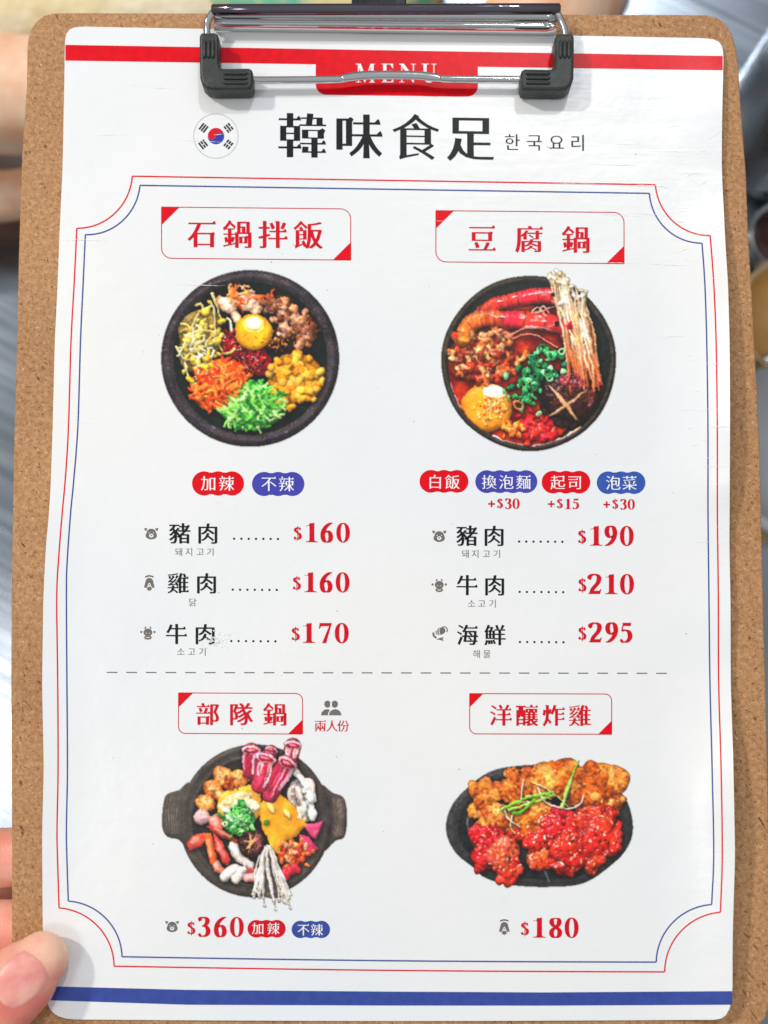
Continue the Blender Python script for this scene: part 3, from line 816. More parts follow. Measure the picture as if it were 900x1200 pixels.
# menu rows
def row(chars, cc, cy, dots, dy_, kor, kc, ky, dol, dc, digs, y0, y1):
    lettering('item_lettering', chars, cc, cy, 26, BLACK, slope=.006, dx=.022, dy=-.007)
    i = Ink(2)
    for x in np.linspace(dots[0], dots[1], 7): i.disc(x, dy_ + .006 * (x - dots[0]), 1.35, n=12)
    i.build('leader_dots', BLACK)
    lettering('korean_lettering', kor, kc, ky, 10.5, (128, 124, 120), slope=.0, dx=.002, dy=-.006, ser=False)
    price(dol, dc, digs, y0, y1)
row('豬肉', [210.7, 243.5], 625, (274.3, 325.7), 631.3, '돼지고기', [210, 222, 235, 247], 646.7, 348.7, [365, 382.5, 401.6], '160', 612.3, 635.3)
row('雞肉', [208.7, 242], 683.3, (272.7, 324.3), 691, '닭', [226], 705.7, 347.7, [363.5, 381.7, 401], '160', 670.3, 693.8)
row('牛肉', [206.7, 240.3], 743, (271, 322.7), 751.2, '소고기', [212.3, 224.9, 237.8], 763.7, 346.3, [361.7, 380.7, 400], '170', 729.7, 753.3)
row('豬肉', [547.3, 579], 627.7, (608.3, 659), 634.6, '돼지고기', [546, 557.5, 570.5, 582.8], 649, 682, [698.3, 715.3, 734], '190', 616, 639.3)
row('牛肉', [547.3, 579.7], 685.7, (609, 660), 693.6, '소고기', [553, 565, 577.8], 707.3, 682.3, [696.7, 716, 734.3], '210', 672.3, 696)
row('海鮮', [547.7, 580], 744, (609.3, 660.3), 752.3, '해물', [559, 571], 766.3, 682.3, [697.3, 716.3, 733.3], '295', 729.3, 752.7)
price(224, [238.7, 257.7, 277], '360', 1074.3, 1097.7, dh=16)
price(615, [631.7, 650.7, 669.4], '180', 1075, 1098.7)
lettering('portion_lettering', '兩人份', [375.3, 389, 402.2], 850.7, 14.5, DRED, slope=.0, dx=.010, dy=-.012)

# dashed divider
i = Ink(1)
for k_ in range(29):
    x = 125 + k_ * 23; i.strip([(x, 788 + .0016 * k_ * 23), (x + 12.5, 788 + .0016 * (k_ * 23 + 12))], 1.3)
i.build('dashed_divider', (112, 114, 118))

# little grey icons
def icon(kind, cx, cy, s):
    g = Ink(1); w = Ink(3); d = Ink(5); c_ = lambda x, y: (cx + x * s, cy + y * s)
    if kind == 'pig':
        g.disc(*c_(0, .02), .66 * s, .62 * s); g.disc(*c_(0, .34), .80 * s, .56 * s)
        g.poly([[c_(-.98, -.72), c_(-.52, -.62), c_(-.72, -.26), c_(-.92, -.36)]]); g.poly([[c_(.98, -.72), c_(.92, -.36), c_(.72, -.26), c_(.52, -.62)]])
        w.disc(*c_(0, .36), .30 * s, .26 * s); w.disc(*c_(-.3, -.02), .07 * s, n=10); w.disc(*c_(.3, -.02), .07 * s, n=10)
        d.disc(*c_(0, .34), .13 * s, .11 * s, 12)
    elif kind == 'hen':
        g.strip(arc(c_(0, .15), 1.0 * s, 1.0 * s, 235, 305, 10), .22 * s)
        g.disc(*c_(0, .05), .55 * s, .62 * s); g.poly([[c_(-.55, .0), c_(-.2, .0), c_(-.38, .85), c_(-.75, .75)]]); g.poly([[c_(.55, .0), c_(.75, .75), c_(.38, .85), c_(.2, .0)]])
        g.disc(*c_(0, .92), .34 * s, .3 * s)
        w.poly([[c_(0, .05), c_(.24, .45), c_(.16, .66), c_(-.16, .66), c_(-.24, .45)]]); d.disc(*c_(0, .42), .1 * s, n=12)
    elif kind == 'cow':
        g.disc(*c_(0, -.05), .58 * s, .5 * s); g.disc(*c_(0, .62), .5 * s, .28 * s); g.disc(*c_(-.86, -.1), .15 * s, n=14); g.disc(*c_(.86, -.1), .15 * s, n=14)
        g.poly([[c_(-.5, -.55), c_(-.3, -.85), c_(-.2, -.78), c_(-.28, -.52)]]); g.poly([[c_(.5, -.55), c_(.28, -.52), c_(.2, -.78), c_(.3, -.85)]])
        w.disc(*c_(-.22, .05), .06 * s, n=10); w.disc(*c_(.22, .05), .06 * s, n=10); w.strip([c_(-.25, .62), c_(.25, .62)], .08 * s)
    elif kind == 'shrimp':
        g.disc(*c_(.12, -.3), .62 * s, .46 * s, rot=-.3); g.poly([[c_(-.6, -.2), c_(-.2, -.68), c_(-.12, .1), c_(-.45, .2)]])
        g.strip(arc(c_(.55, -.45), .42 * s, .42 * s, 200, 400, 14), .14 * s); g.strip(arc(c_(-.35, .05), .5 * s, .5 * s, 100, 200, 10), .26 * s)
        g.poly([[c_(-.5, .75), c_(.1, .55), c_(.5, .45), c_(.35, .7), c_(.5, .98), c_(.0, .85)]])
        w.strip(arc(c_(.5, -.3), .62 * s, .62 * s, 140, 215, 10), .09 * s); w.strip(arc(c_(.62, -.2), 1.0 * s, 1.0 * s, 150, 205, 10), .08 * s)
    else:   # two people
        for dx_, k_ in ((.32, 0), (-.42, 1)):
            g.disc(*c_(dx_, -.42), .33 * s, .36 * s)
            g.disc(*c_(dx_ + (.06 if k_ == 0 else -.04), .72), .62 * s, .62 * s, 20, math.pi, 2 * math.pi)
        w.disc(*c_(-.06, -.42), .1 * s, .36 * s, 14)
        w.strip(arc(c_(.38, .72), .70 * s, .70 * s, 180, 270, 10), .1 * s)
    p = g.build({'pig': 'pig_icon', 'hen': 'chicken_icon', 'cow': 'cow_icon', 'shrimp': 'shrimp_icon', 'two': 'people_icon'}[kind], GREY)
    if w.V: w.build('icon_white_detail', WHITE, p)  # white printed features of the icon
    if d.V: d.build('icon_snout', (140, 134, 128), p)
for a in (('pig', 177.3, 624.6, 8.4), ('hen', 175, 682, 8.4), ('cow', 173.3, 741.5, 9), ('pig', 514.7, 627.6, 8.4), ('cow', 514.7, 685.8, 9), ('shrimp', 515.5, 742.3, 9), ('two', 388.6, 830, 11.5), ('pig', 201.7, 1085, 8.2), ('hen', 591, 1085.2, 8.4)): icon(*a)

# wear in the laminate: fine creases, their white glint painted on, and a scuffed blister
i = Ink(5.5)
r2 = random.Random(4)
def crease(x0, y0, ln, an, w=.6):
    n = max(4, int(ln / 4)); p = []; y = 0
    for k_ in range(n + 1):
        y += r2.uniform(-.35, .35); p.append((x0 + ln * k_ / n * math.cos(an) - y * math.sin(an), y0 + ln * k_ / n * math.sin(an) + y))
    i.strip(p, [w * r2.uniform(.3, 1) * (0.1 + math.sin(math.pi * k_ / n)) for k_ in range(n + 1)])
for (x0, y0, ln) in ((735, 116, 50), (690, 192, 55), (705, 193, 40), (760, 176, 60), (700, 214, 70), (745, 216, 40), (140, 98, 55), (175, 103, 30), (110, 158, 40), (205, 163, 60), (715, 168, 40), (740, 250, 40), (700, 251, 55), (690, 306, 60), (760, 309, 50), (205, 332, 60), (70, 281, 60), (250, 158, 12), (640, 215, 60), (720, 217, 50), (790, 275, 40), (815, 545, 40), (800, 634, 55), (790, 480, 60), (60, 495, 60), (828, 500, 26), (770, 395, 40), (505, 258, 40), (828, 425, 30)):
    crease(x0, y0, ln, r2.uniform(-.03, .05), r2.uniform(.35, .8))
for k_ in range(26): crease(r2.uniform(770, 838), r2.uniform(140, 330), r2.uniform(6, 24), r2.uniform(-.5, .3), r2.uniform(.3, .7))
for k_ in range(18): crease(r2.uniform(800, 850), r2.uniform(400, 660), r2.uniform(4, 16), r2.uniform(-.4, .4), r2.uniform(.3, .7))
for k_ in range(90):
    a, rr = r2.uniform(0, 6.28), abs(r2.gauss(0, .5)); x, y = 254 + 18 * rr * math.cos(a), 751 + 11 * rr * math.sin(a)
    i.disc(x, y, r2.uniform(.3, .95), n=6)
o = i.build('crease_glint_marks', (250, 251, 252)); o['kind'] = 'stuff'
i = Ink(2)
for k_ in range(40): i.disc(r2.uniform(95, 830), r2.uniform(120, 1110), r2.uniform(.25, .7), n=6)
o = i.build('dust_specks', (120, 118, 114)); o['kind'] = 'stuff'
# ------------------------------------------------------------------ dish pictures: flat colour print, composed ingredient by ingredient
nr = np.random.RandomState(11)
def box(a, r):
    for ax in (0, 1):
        p = np.pad(a, [(r + 1, r) if q == ax else (0, 0) for q in (0, 1)] + [(0, 0)] * (a.ndim - 2), mode='edge')
        c_ = np.cumsum(p, axis=ax)
        n = a.shape[ax]
        a = (np.take(c_, range(2 * r + 1, 2 * r + 1 + n), ax) - np.take(c_, range(0, n), ax)) / (2 * r + 1)
    return a
class Dish:
    K = 1.4
    def __init__(s, x0, y0, x1, y1):
        s.x0, s.y0 = x0, y0; s.w = int((x1 - x0) * s.K) + 1; s.h = int((y1 - y0) * s.K) + 1
        s.X, s.Y = np.meshgrid(x0 + np.arange(s.w) / s.K, y0 + np.arange(s.h) / s.K)
        s.N = [s.noise(v) - .5 for v in (6, 3, 1.6)]; s.NV = s.N[0] * .5 + s.N[1] * .9 + s.N[2] * .7; s.clip = None
        s.H = np.full((s.h, s.w), -99.0); s.C = np.zeros((s.h, s.w, 3)) + 240; s.G = np.zeros((s.h, s.w)); s.T = np.zeros((s.h, s.w)); s.A = np.zeros((s.h, s.w))
    def noise(s, size):
        g = nr.rand(int(s.h / s.K / size) + 3, int(s.w / s.K / size) + 3)
        y = (s.Y - s.y0) / size; x = (s.X - s.x0) / size; yi = y.astype(int); xi = x.astype(int); fy = sm(y - yi); fx = sm(x - xi)
        return (g[yi, xi] * (1 - fx) + g[yi, xi + 1] * fx) * (1 - fy) + (g[yi + 1, xi] * (1 - fx) + g[yi + 1, xi + 1] * fx) * fy
    def fbm(s, size): return (s.noise(size) + .5 * s.noise(size / 2) + .25 * s.noise(size / 4)) / 1.75
    def sl(s, xa, ya, xb, yb):
        K = s.K
        return (slice(max(0, int((ya - s.y0) * K) - 1), max(0, int((yb - s.y0) * K) + 3)), slice(max(0, int((xa - s.x0) * K) - 1), max(0, int((xb - s.x0) * K) + 3)))
    def put(s, q, m, h, col, gl, tex=.3):
        Hq = s.H[q]
        m = m & (h > Hq)
        if s.clip is not None: m = m & s.clip[q]
        Hq[m] = h[m] if h.shape == m.shape else h
        s.C[q][m] = col[m] if getattr(col, 'ndim', 1) == 3 else col
        s.G[q][m] = gl; s.T[q][m] = tex; s.A[q][m] = 1
    def ell(s, cx, cy, rx, ry=None, rot=0, z=0, dome=None, col=(200, 200, 200), gl=.2, jit=10, flat=1.0, rough=0, vary=34, edge=.30):
        ry = rx if ry is None else ry; r = max(rx, ry) * (1 + rough); q = s.sl(cx - r, cy - r, cx + r, cy + r)
        X, Y = s.X[q] - cx, s.Y[q] - cy
        if X.size == 0: return
        c_, sn = math.cos(rot), math.sin(rot); u = (X * c_ + Y * sn) / rx; v = (-X * sn + Y * c_) / ry; d = u * u + v * v
        if rough:
            a = np.arctan2(v, u); p = nr.rand(3) * 6.28
            d = d * (1 + rough * (.9 * np.sin(2 * a + p[0]) + .6 * np.sin(3 * a + p[1]) + .25 * np.sin(5 * a + p[2])))
        dm = min(rx, ry) * .8 if dome is None else dome
        h = z + dm * np.sqrt(np.clip(1 - d ** flat, 0, 1))
        cc = (np.array(col) + nr.randn() * jit)[None, None] * (1 + .10 - edge * np.clip(d, 0, 1) ** 2)[..., None] * (1 + s.NV[q] * vary / 90)[..., None]
        s.put(q, d < 1, h, np.clip(cc, 0, 255), gl, vary / 34)
    def stroke(s, pts, r0, r1=None, z=0, z1=None, col=(200, 200, 200), gl=.2, jit=10, n=7, flat=1.0, col1=None, vary=26, seg=0, edge=.25):
        P = catmull(pts, n) if len(pts) > 2 else np.linspace(pts[0], pts[1], 8)
        r1 = r0 if r1 is None else r1; z1 = z if z1 is None else z1; rm = max(r0, r1)
        q = s.sl(P[:, 0].min() - rm, P[:, 1].min() - rm, P[:, 0].max() + rm, P[:, 1].max() + rm)
        X, Y = s.X[q], s.Y[q]
        if X.size == 0: return
        best = np.full(X.shape, 9e9); tt = np.zeros(X.shape); m = len(P) - 1
        for k_ in range(m):
            a, b = P[k_], P[k_ + 1]; d = b - a; L2 = d @ d + 1e-9
            t = np.clip(((X - a[0]) * d[0] + (Y - a[1]) * d[1]) / L2, 0, 1)
            D = (X - a[0] - t * d[0]) ** 2 + (Y - a[1] - t * d[1]) ** 2
            u = D < best; best[u] = D[u]; tt[u] = (k_ + t[u]) / m
        r = r0 + (r1 - r0) * tt
        h = z + (z1 - z) * tt + np.sqrt(np.clip(r * r - best, 0, None)) * flat
        e_ = np.clip(best / (r * r + 1e-9), 0, 1)
        if seg: h = h + .10 * r * np.cos(tt * seg * 6.283) * (1 - e_)
        c1 = col if col1 is None else col1
        cc = np.array(col)[None, None] * (1 - tt)[..., None] + np.array(c1)[None, None] * tt[..., None] + nr.randn() * jit
        if seg: cc = cc * (1 + .10 * np.cos(tt * seg * 6.283) - .45 * np.clip(np.cos(tt * seg * 6.283) - .82, 0, 1) / .18)[..., None]
        cc = cc * (1 + .08 - edge * e_ ** 1.5)[..., None] * (1 + s.NV[q] * vary / 90)[..., None]
        s.put(q, best < r * r, h, np.clip(cc, 0, 255), gl, vary / 60)
    def area(s, poly, h, col, gl=.2, relief=0, size=8, vary=0, edge=0):
        P = np.asarray(poly, float); q = s.sl(P[:, 0].min(), P[:, 1].min(), P[:, 0].max(), P[:, 1].max())
        X, Y = s.X[q], s.Y[q]; ins = np.zeros(X.shape, bool); n = len(P)
        for k_ in range(n):
            (xa, ya), (xb, yb) = P[k_], P[(k_ + 1) % n]
            c_ = ((ya > Y) != (yb > Y)) & (X < (xb - xa) * (Y - ya) / (yb - ya + 1e-9) + xa); ins ^= c_
        f = s.fbm(size)[q]; hh = h + relief * (f - .5)
        if edge:
            b = box(ins.astype(float), max(1, int(edge * s.K))); hh = hh + (np.clip(b * 2 - 1, 0, 1) - 1) * edge * .6
        cc = np.clip(np.array(col)[None, None] + (s.fbm(size * .6)[q][..., None] - .5) * vary, 0, 255)
        s.put(q, ins, hh, cc, gl)
    def ring(s, cx, cy, r, w, z, col, gl=.3, jit=12, sq=1.0, rot=0):
        t = np.linspace(0, 6.283, 11); c_, sn = math.cos(rot), math.sin(rot)
        s.stroke([(cx + r * math.cos(a) * c_ - sq * r * math.sin(a) * sn, cy + r * math.cos(a) * sn + sq * r * math.sin(a) * c_) for a in t], w, z=z, col=col, gl=gl, jit=jit, n=2)
    def chunk(s, cx, cy, R_, n, z, cols, gl, rs=(2, 5), rough=.25, zs=4, asp=1.0):
        """lumpy heap of blobs"""
        for _ in range(n):
            a = nr.rand() * 6.28; d = R_ * math.sqrt(nr.rand()); r = nr.uniform(*rs)
            s.ell(cx + d * math.cos(a) * asp, cy + d * math.sin(a), r * nr.uniform(.8, 1.5), r * nr.uniform(.6, 1.0), nr.rand() * 3.14, z + zs * (1 - (d / R_) ** 2) + nr.rand() * zs * .6, None, cols[nr.randint(len(cols))], gl, 12, rough=rough)
    def strands(s, poly_c, rx, ry, rot, n, ln, w, z, cols, gl=.2, curl=.5, zs=6, ang=None, w1=None):
        c_, sn = math.cos(rot), math.sin(rot)
        for _ in range(n):
            a = nr.rand() * 6.28; d = math.sqrt(nr.rand()); u = rx * d * math.cos(a); v = ry * d * math.sin(a)
            cx = poly_c[0] + u * c_ - v * sn; cy = poly_c[1] + u * sn + v * c_
            an = (nr.rand() * 6.28) if ang is None else ang + nr.randn() * .5; L_ = ln * nr.uniform(.5, 1.2); k_ = nr.randn() * curl
            pts = [(cx + math.cos(an + k_ * t) * L_ * t, cy + math.sin(an + k_ * t) * L_ * t) for t in (-.5, -.2, .15, .5)]
            zz = z + zs * (1 - d * d) + nr.rand() * zs * .7
            s.stroke(pts, w * nr.uniform(.7, 1.2), w1, zz, zz + nr.randn() * 1.5, cols[nr.randint(len(cols))], gl, 10, 4)
    def warp(s, amp, size, keep):
        m = box(keep.astype(float), 3) ** 2
        dx = ((s.noise(size) - .5) * 2 * amp + (s.noise(size / 2.5) - .5) * amp) * s.K * m; dy = ((s.noise(size) - .5) * 2 * amp + (s.noise(size / 2.5) - .5) * amp) * s.K * m
        yy, xx = np.mgrid[0:s.h, 0:s.w]
        yi = np.clip(np.rint(yy + dy).astype(int), 0, s.h - 1); xi = np.clip(np.rint(xx + dx).astype(int), 0, s.w - 1)
        ok = s.A[yi, xi] > .5; yi = np.where(ok, yi, yy); xi = np.where(ok, xi, xx)
        s.H, s.C, s.G, s.T = s.H[yi, xi], s.C[yi, xi], s.G[yi, xi], s.T[yi, xi]
    def finish(s, name, parent, contrast=1.0, amb=.42, grain=7, sat=1.0, keep=None):
        s.warp(.8, 7.0, (s.A > .5) if keep is None else keep)
        back = s.A < .5
        H = s.H.copy(); H[back] = H[~back].min()
        food = (s.H > -7) & ~back
        H = H + food * box(s.T, 1) * (s.N[1] * 1.3 + s.N[2] * .5)
        s.C = s.C * .7 + box(s.C, 2) * .3
        def normal(Hs, lim):
            gy, gx = np.gradient(Hs * s.K); gx = np.clip(gx, -lim, lim); gy = np.clip(gy, -lim, lim)
            nz = 1 / np.sqrt(1 + gx * gx + gy * gy); return -gx * nz, -gy * nz, nz
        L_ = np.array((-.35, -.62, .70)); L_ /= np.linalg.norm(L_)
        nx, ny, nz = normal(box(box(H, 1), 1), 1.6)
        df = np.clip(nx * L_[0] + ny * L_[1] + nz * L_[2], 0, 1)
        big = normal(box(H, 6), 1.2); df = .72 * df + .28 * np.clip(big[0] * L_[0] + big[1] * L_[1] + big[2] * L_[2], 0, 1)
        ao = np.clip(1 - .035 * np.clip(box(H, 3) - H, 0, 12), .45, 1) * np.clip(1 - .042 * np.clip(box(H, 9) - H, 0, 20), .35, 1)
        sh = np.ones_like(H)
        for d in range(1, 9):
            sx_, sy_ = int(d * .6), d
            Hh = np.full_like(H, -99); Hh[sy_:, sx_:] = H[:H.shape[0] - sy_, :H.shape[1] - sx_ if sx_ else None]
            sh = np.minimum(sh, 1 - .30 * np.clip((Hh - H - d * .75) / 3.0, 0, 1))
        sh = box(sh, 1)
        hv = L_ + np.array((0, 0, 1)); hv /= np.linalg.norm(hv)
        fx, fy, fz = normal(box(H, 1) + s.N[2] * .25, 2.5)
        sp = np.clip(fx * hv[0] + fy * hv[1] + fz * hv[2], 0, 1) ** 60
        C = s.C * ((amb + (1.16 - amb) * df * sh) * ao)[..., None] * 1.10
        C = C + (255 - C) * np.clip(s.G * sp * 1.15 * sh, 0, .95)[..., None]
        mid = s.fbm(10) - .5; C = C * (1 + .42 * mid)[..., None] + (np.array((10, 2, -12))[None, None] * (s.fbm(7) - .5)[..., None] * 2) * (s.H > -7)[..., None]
        C = C + (C - box(C, 3)) * .12
        C = C + (nr.randn(*H.shape) * grain * .5 + (s.fbm(1.6) - .5) * grain * 2)[..., None]
        mean = C.mean(-1, keepdims=True); C = mean + (C - mean) * sat
        C = 128 + (C - 128) * contrast
        # print softness
        C = np.clip(C, 4, 252); Cb = box(C, 1); C = C * .55 + Cb * .45
        A = box(box(s.A, 1), 1); Cf = C * A[..., None] + 243 * (1 - A[..., None])
        # carry dish colour into the anti-aliased rim
        Asafe = np.maximum(A, .05); Cn = box(box(C * s.A[..., None], 1), 1) / Asafe[..., None]
        Cf = np.where((s.A > .5)[..., None], C * A[..., None] * .5 + C * .5, Cn * A[..., None] + 243 * (1 - A[..., None])); Cf = np.clip(Cf, 0, 255)
        use = A > .03
        idx = -np.ones(H.shape, int); idx[use] = np.arange(use.sum())
        V = S(s.X[use], s.Y[use], 1.2)
        a, b, c_, d = idx[:-1, :-1], idx[:-1, 1:], idx[1:, 1:], idx[1:, :-1]
        ok = (a >= 0) & (b >= 0) & (c_ >= 0) & (d >= 0)
        F = np.stack([a[ok], d[ok], c_[ok], b[ok]], 1)
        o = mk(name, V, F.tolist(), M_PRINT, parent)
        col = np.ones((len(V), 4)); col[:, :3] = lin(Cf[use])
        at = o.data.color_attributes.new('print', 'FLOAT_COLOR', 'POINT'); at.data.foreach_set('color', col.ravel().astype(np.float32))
        return o
M_PRINT = mat('colour_print', (128, 128, 128), .30, spec=.45)
_N, _L, _b = nodes(M_PRINT); _a = _N.new('ShaderNodeAttribute'); _a.attribute_name = 'print'; _L.new(_a.outputs['Color'], _b.inputs['Base Color'])

def Z(ox, oy): return lambda x, y: (ox + x / 3.0, oy + y / 3.0)       # enlarged-study coordinates -> sheet coordinates

# ---- stone bowl of rice with vegetables
def pick(l): return l[nr.randint(len(l))]
def dish_a():
    q = Z(160, 220); s = Dish(185, 312, 402, 528); cx, cy = 293.2, 420
    rr = np.hypot((s.X - cx) / 104.2, (s.Y - cy) / 103.4); q_ = (slice(None), slice(None))
    sp = s.noise(1.3); big = s.fbm(14)
    rim = np.array((62, 54, 58))[None, None] + 190 * np.clip(sp[..., None] - .70, 0, 1) + (big[..., None] - .5) * 34 - 22 * np.clip((rr - .95) / .05, 0, 1)[..., None]
    s.put(q_, rr < 1, -14 + 9 * np.exp(-((rr - .93) / .055) ** 2) + .5 * sp, rim, .08)
    inn = np.array((20, 28, 22))[None, None] + (big[..., None] - .5) * 24
    m = rr < .865; s.H[m] = -12; s.C[m] = inn[m]; s.G[m] = .02
    s.clip = rr < .875
    def inr(x, y): return math.hypot(x - cx, y - cy) < 84
    # pork and kimchi at the top
    for x, y, a, b, r in ((318, 412, 13, 9, .5), (345, 385, 12, 7, 1.1), (400, 405, 14, 9, -.5), (418, 420, 9, 8, .2), (350, 455, 8, 6, .9), (385, 385, 12, 6, -.2), (300, 400, 8, 6, .8), (430, 400, 7, 8, 0)):
        s.ell(*q(x, y), a, b, r, -4 + nr.rand() * 3, 5, pick([(240, 176, 140), (236, 158, 116), (246, 196, 168)]), .4, 6, 1.3, .08)
    for a in range(34):
        x, y = q(370 + nr.randn() * 38, 395 + nr.randn() * 22); an = nr.randn() * .8 - 1.2; s.stroke([(x, y), (x + 5 * math.cos(an), y + 5 * math.sin(an)), (x + 9 * math.cos(an + .5), y + 9 * math.sin(an + .5))], 1.7, 1.0, 0 + nr.rand() * 4, col=pick([(230, 116, 50), (240, 146, 80), (246, 190, 150), (214, 84, 34)]), gl=.35)
    for k_ in range(4): x, y = q(335 + k_ * 6, 372); s.stroke([(x, y + 4), (x - 1, y - 4), (x + 2 * k_ - 3, y - 11)], 1.5, .6, 5, col=(240, 130, 56))
    # sprouts
    for x, y, a, b in ((225, 520, 26, 30), (200, 580, 18, 22), (250, 470, 16, 14)): s.ell(*q(x, y), a, b, 0, -9, 5, (170, 138, 70), .1, 4, 1.5, .08)
    for a in range(64):
        x, y = q(222 + nr.randn() * 40, 545 + nr.randn() * 58); an = nr.randn() * .8 + 1.9; L_ = nr.uniform(12, 24); k_ = nr.randn() * 1.3
        if inr(x, y): s.stroke([(x + math.cos(an + k_ * t) * L_ * t, y + math.sin(an + k_ * t) * L_ * t) for t in (-.5, -.2, .2, .5)], 1.9, 1.3, -3 + nr.rand() * 7, col=pick([(232, 218, 168), (244, 236, 204), (218, 196, 128), (214, 182, 92)]), gl=.3, vary=8, edge=.5)
    for a in range(44):
        x, y = q(222 + nr.randn() * 44, 540 + nr.randn() * 66)
        if inr(x, y): s.ell(x, y, nr.uniform(2.8, 5), nr.uniform(1.9, 3.2), nr.rand() * 3, nr.rand() * 5, None, pick([(232, 192, 62), (222, 180, 58), (240, 216, 110), (206, 188, 84)]), .35, vary=10, edge=.45)
    for p in ([(262, 400), (276, 450), (270, 545)], [(268, 372), (280, 410), (300, 470)], [(150, 590), (180, 520), (212, 450)], [(172, 620), (180, 660), (205, 690)], [(140, 560), (165, 600), (220, 615)], [(170, 520), (230, 500), (300, 520)]):
        s.stroke([q(*v) for v in p], 1.7, 1.0, 4, col=(236, 220, 170), gl=.25, col1=(222, 196, 130), flat=.7, vary=10)
    for p in ((190, 675), (240, 628), (245, 600), (286, 540), (300, 470), (240, 440)): s.ell(*q(*p), 6, 3.6, nr.randn() * .4 - .3, 5, None, (230, 194, 60), .45)
    # beef: folded slices
    for x, y, a, b in ((515, 420, 16, 14), (575, 480, 17, 17), (560, 555, 18, 10)): s.ell(*q(x, y), a, b, .5, -11, 3, (50, 26, 18), .2, 4, 1.5, .12)
    for a in range(58):
        t = nr.rand(); x, y = q(480 + 125 * t + nr.randn() * 28, 395 + 140 * t + nr.randn() * 28); an = nr.rand() * 6.28; L_ = nr.uniform(6, 14); k_ = nr.randn() * 2
        if inr(x, y): s.stroke([(x + math.cos(an + k_ * u) * L_ * u, y + math.sin(an + k_ * u) * L_ * u) for u in (-.6, -.2, .2, .6)], nr.uniform(2.4, 4.8), nr.uniform(1.8, 3.4), -6 + nr.rand() * 8, col=pick([(146, 84, 52), (176, 112, 76), (112, 58, 34), (198, 138, 104), (214, 160, 128), (84, 40, 26)]), gl=.4, col1=pick([(176, 110, 70), (100, 50, 32), (206, 140, 100)]), vary=50, flat=.8)
    for a in range(50): s.ell(*q(505 + nr.randn() * 24, 540 + nr.randn() * 22), nr.uniform(1.2, 3), nr.uniform(1, 2), nr.rand() * 3, nr.rand() * 4, None, pick([(160, 92, 40), (200, 130, 66), (96, 48, 24)]), .4)
    # corn
    s.ell(*q(560, 670), 32, 30, 0, -8, 5, (222, 140, 20), .1, 0, 1.6, .06)
    for a in range(105):
        x, y = q(562 + nr.randn() * 48, 672 + nr.randn() * 48)
        if ((x - 160) * 3 - 560) ** 2 / 100 ** 2 + ((y - 220) * 3 - 680) ** 2 / 104 ** 2 < 1: s.ell(x, y, nr.uniform(4.6, 6.4), nr.uniform(3.8, 5.0), nr.rand() * 3.14, -3 + nr.rand() * 5, 3.0, pick([(248, 164, 38), (250, 176, 56), (240, 146, 28), (252, 188, 78)]), .45, 5, 1.5, .06, 6, .40)
    # red sauce with small white glints painted into the print
    for x, y, a, b in ((345, 555, 18, 14), (400, 590, 22, 16), (435, 620, 14, 14), (320, 530, 10, 10)): s.ell(*q(x, y), a, b, .6, -5, 6, (118, 10, 20), .6, 4, 1.4, .12, 60)
    for a in range(70):
        t = nr.rand(); x, y = q(320 + 115 * t + nr.randn() * 18, 540 + 75 * t + nr.randn() * 26); s.ell(x, y, nr.uniform(2, 5), nr.uniform(1.5, 3), nr.rand() * 3, 0 + nr.rand() * 3, None, pick([(140, 14, 24), (104, 8, 16), (176, 30, 36), (78, 4, 10)]), .7, 8, 1, .1)
    for a in range(60):
        t = nr.rand(); x, y = q(330 + 110 * t + nr.randn() * 16, 550 + 75 * t + nr.randn() * 22); s.ell(x, y, nr.uniform(.5, 1.3), .6, nr.rand() * 3, 5, .5, pick([(250, 220, 214), (236, 150, 130)]), .2)
    # carrot
    s.ell(*q(292, 690), 35, 28, -.5, -8, 8, (214, 78, 14), .1, 0, 1.5, .1)
    s.strands(q(292, 690), 33, 27, -.45, 180, 19, 1.6, -3, [(246, 106, 26), (250, 132, 46), (230, 78, 18), (255, 156, 80), (236, 60, 24)], .25, .9, 7)
    # cucumber
    s.ell(*q(408, 770), 39, 26, -.15, -7, 8, (58, 140, 48), .1, 0, 1.5, .08)
    s.strands(q(408, 768), 36, 24, -.15, 200, 19, 1.8, -2, [(88, 178, 62), (124, 200, 90), (60, 150, 50), (176, 224, 140), (44, 120, 44), (144, 210, 104)], .3, 1.1, 5)
    # yolk
    x, y = q(411, 507); s.ell(x, y, 22, 21.4, 0, 6, 7, (255, 174, 34), .0, 0, 1.8, .015, 4, .26)
    for a in range(26):
        u, v = nr.randn(2) * 8; s.ell(x + u + 2, y + 5 + v * .6, nr.uniform(.6, 2.0), nr.uniform(.4, .9), nr.rand() * 3, 14, .1, (214, 120, 14), .0)
    s.ell(x + .5, y - 9, 13, 9.6, 0, 13.2, .3, (255, 208, 96), .0, 0, 3, .06, 0, 0); s.ell(x + .5, y - 10, 10, 7.0, 0, 14.5, .3, (255, 236, 186), .0, 0, 3, .08, 0, 0); s.ell(x + .5, y - 10, 7.4, 5.0, 0, 15, .3, (255, 254, 248), 0, 0, 3, .05, 0, 0)
    return s.finish('dish_picture', sheet, 1.04, .62, sat=1.10, keep=rr < .97)
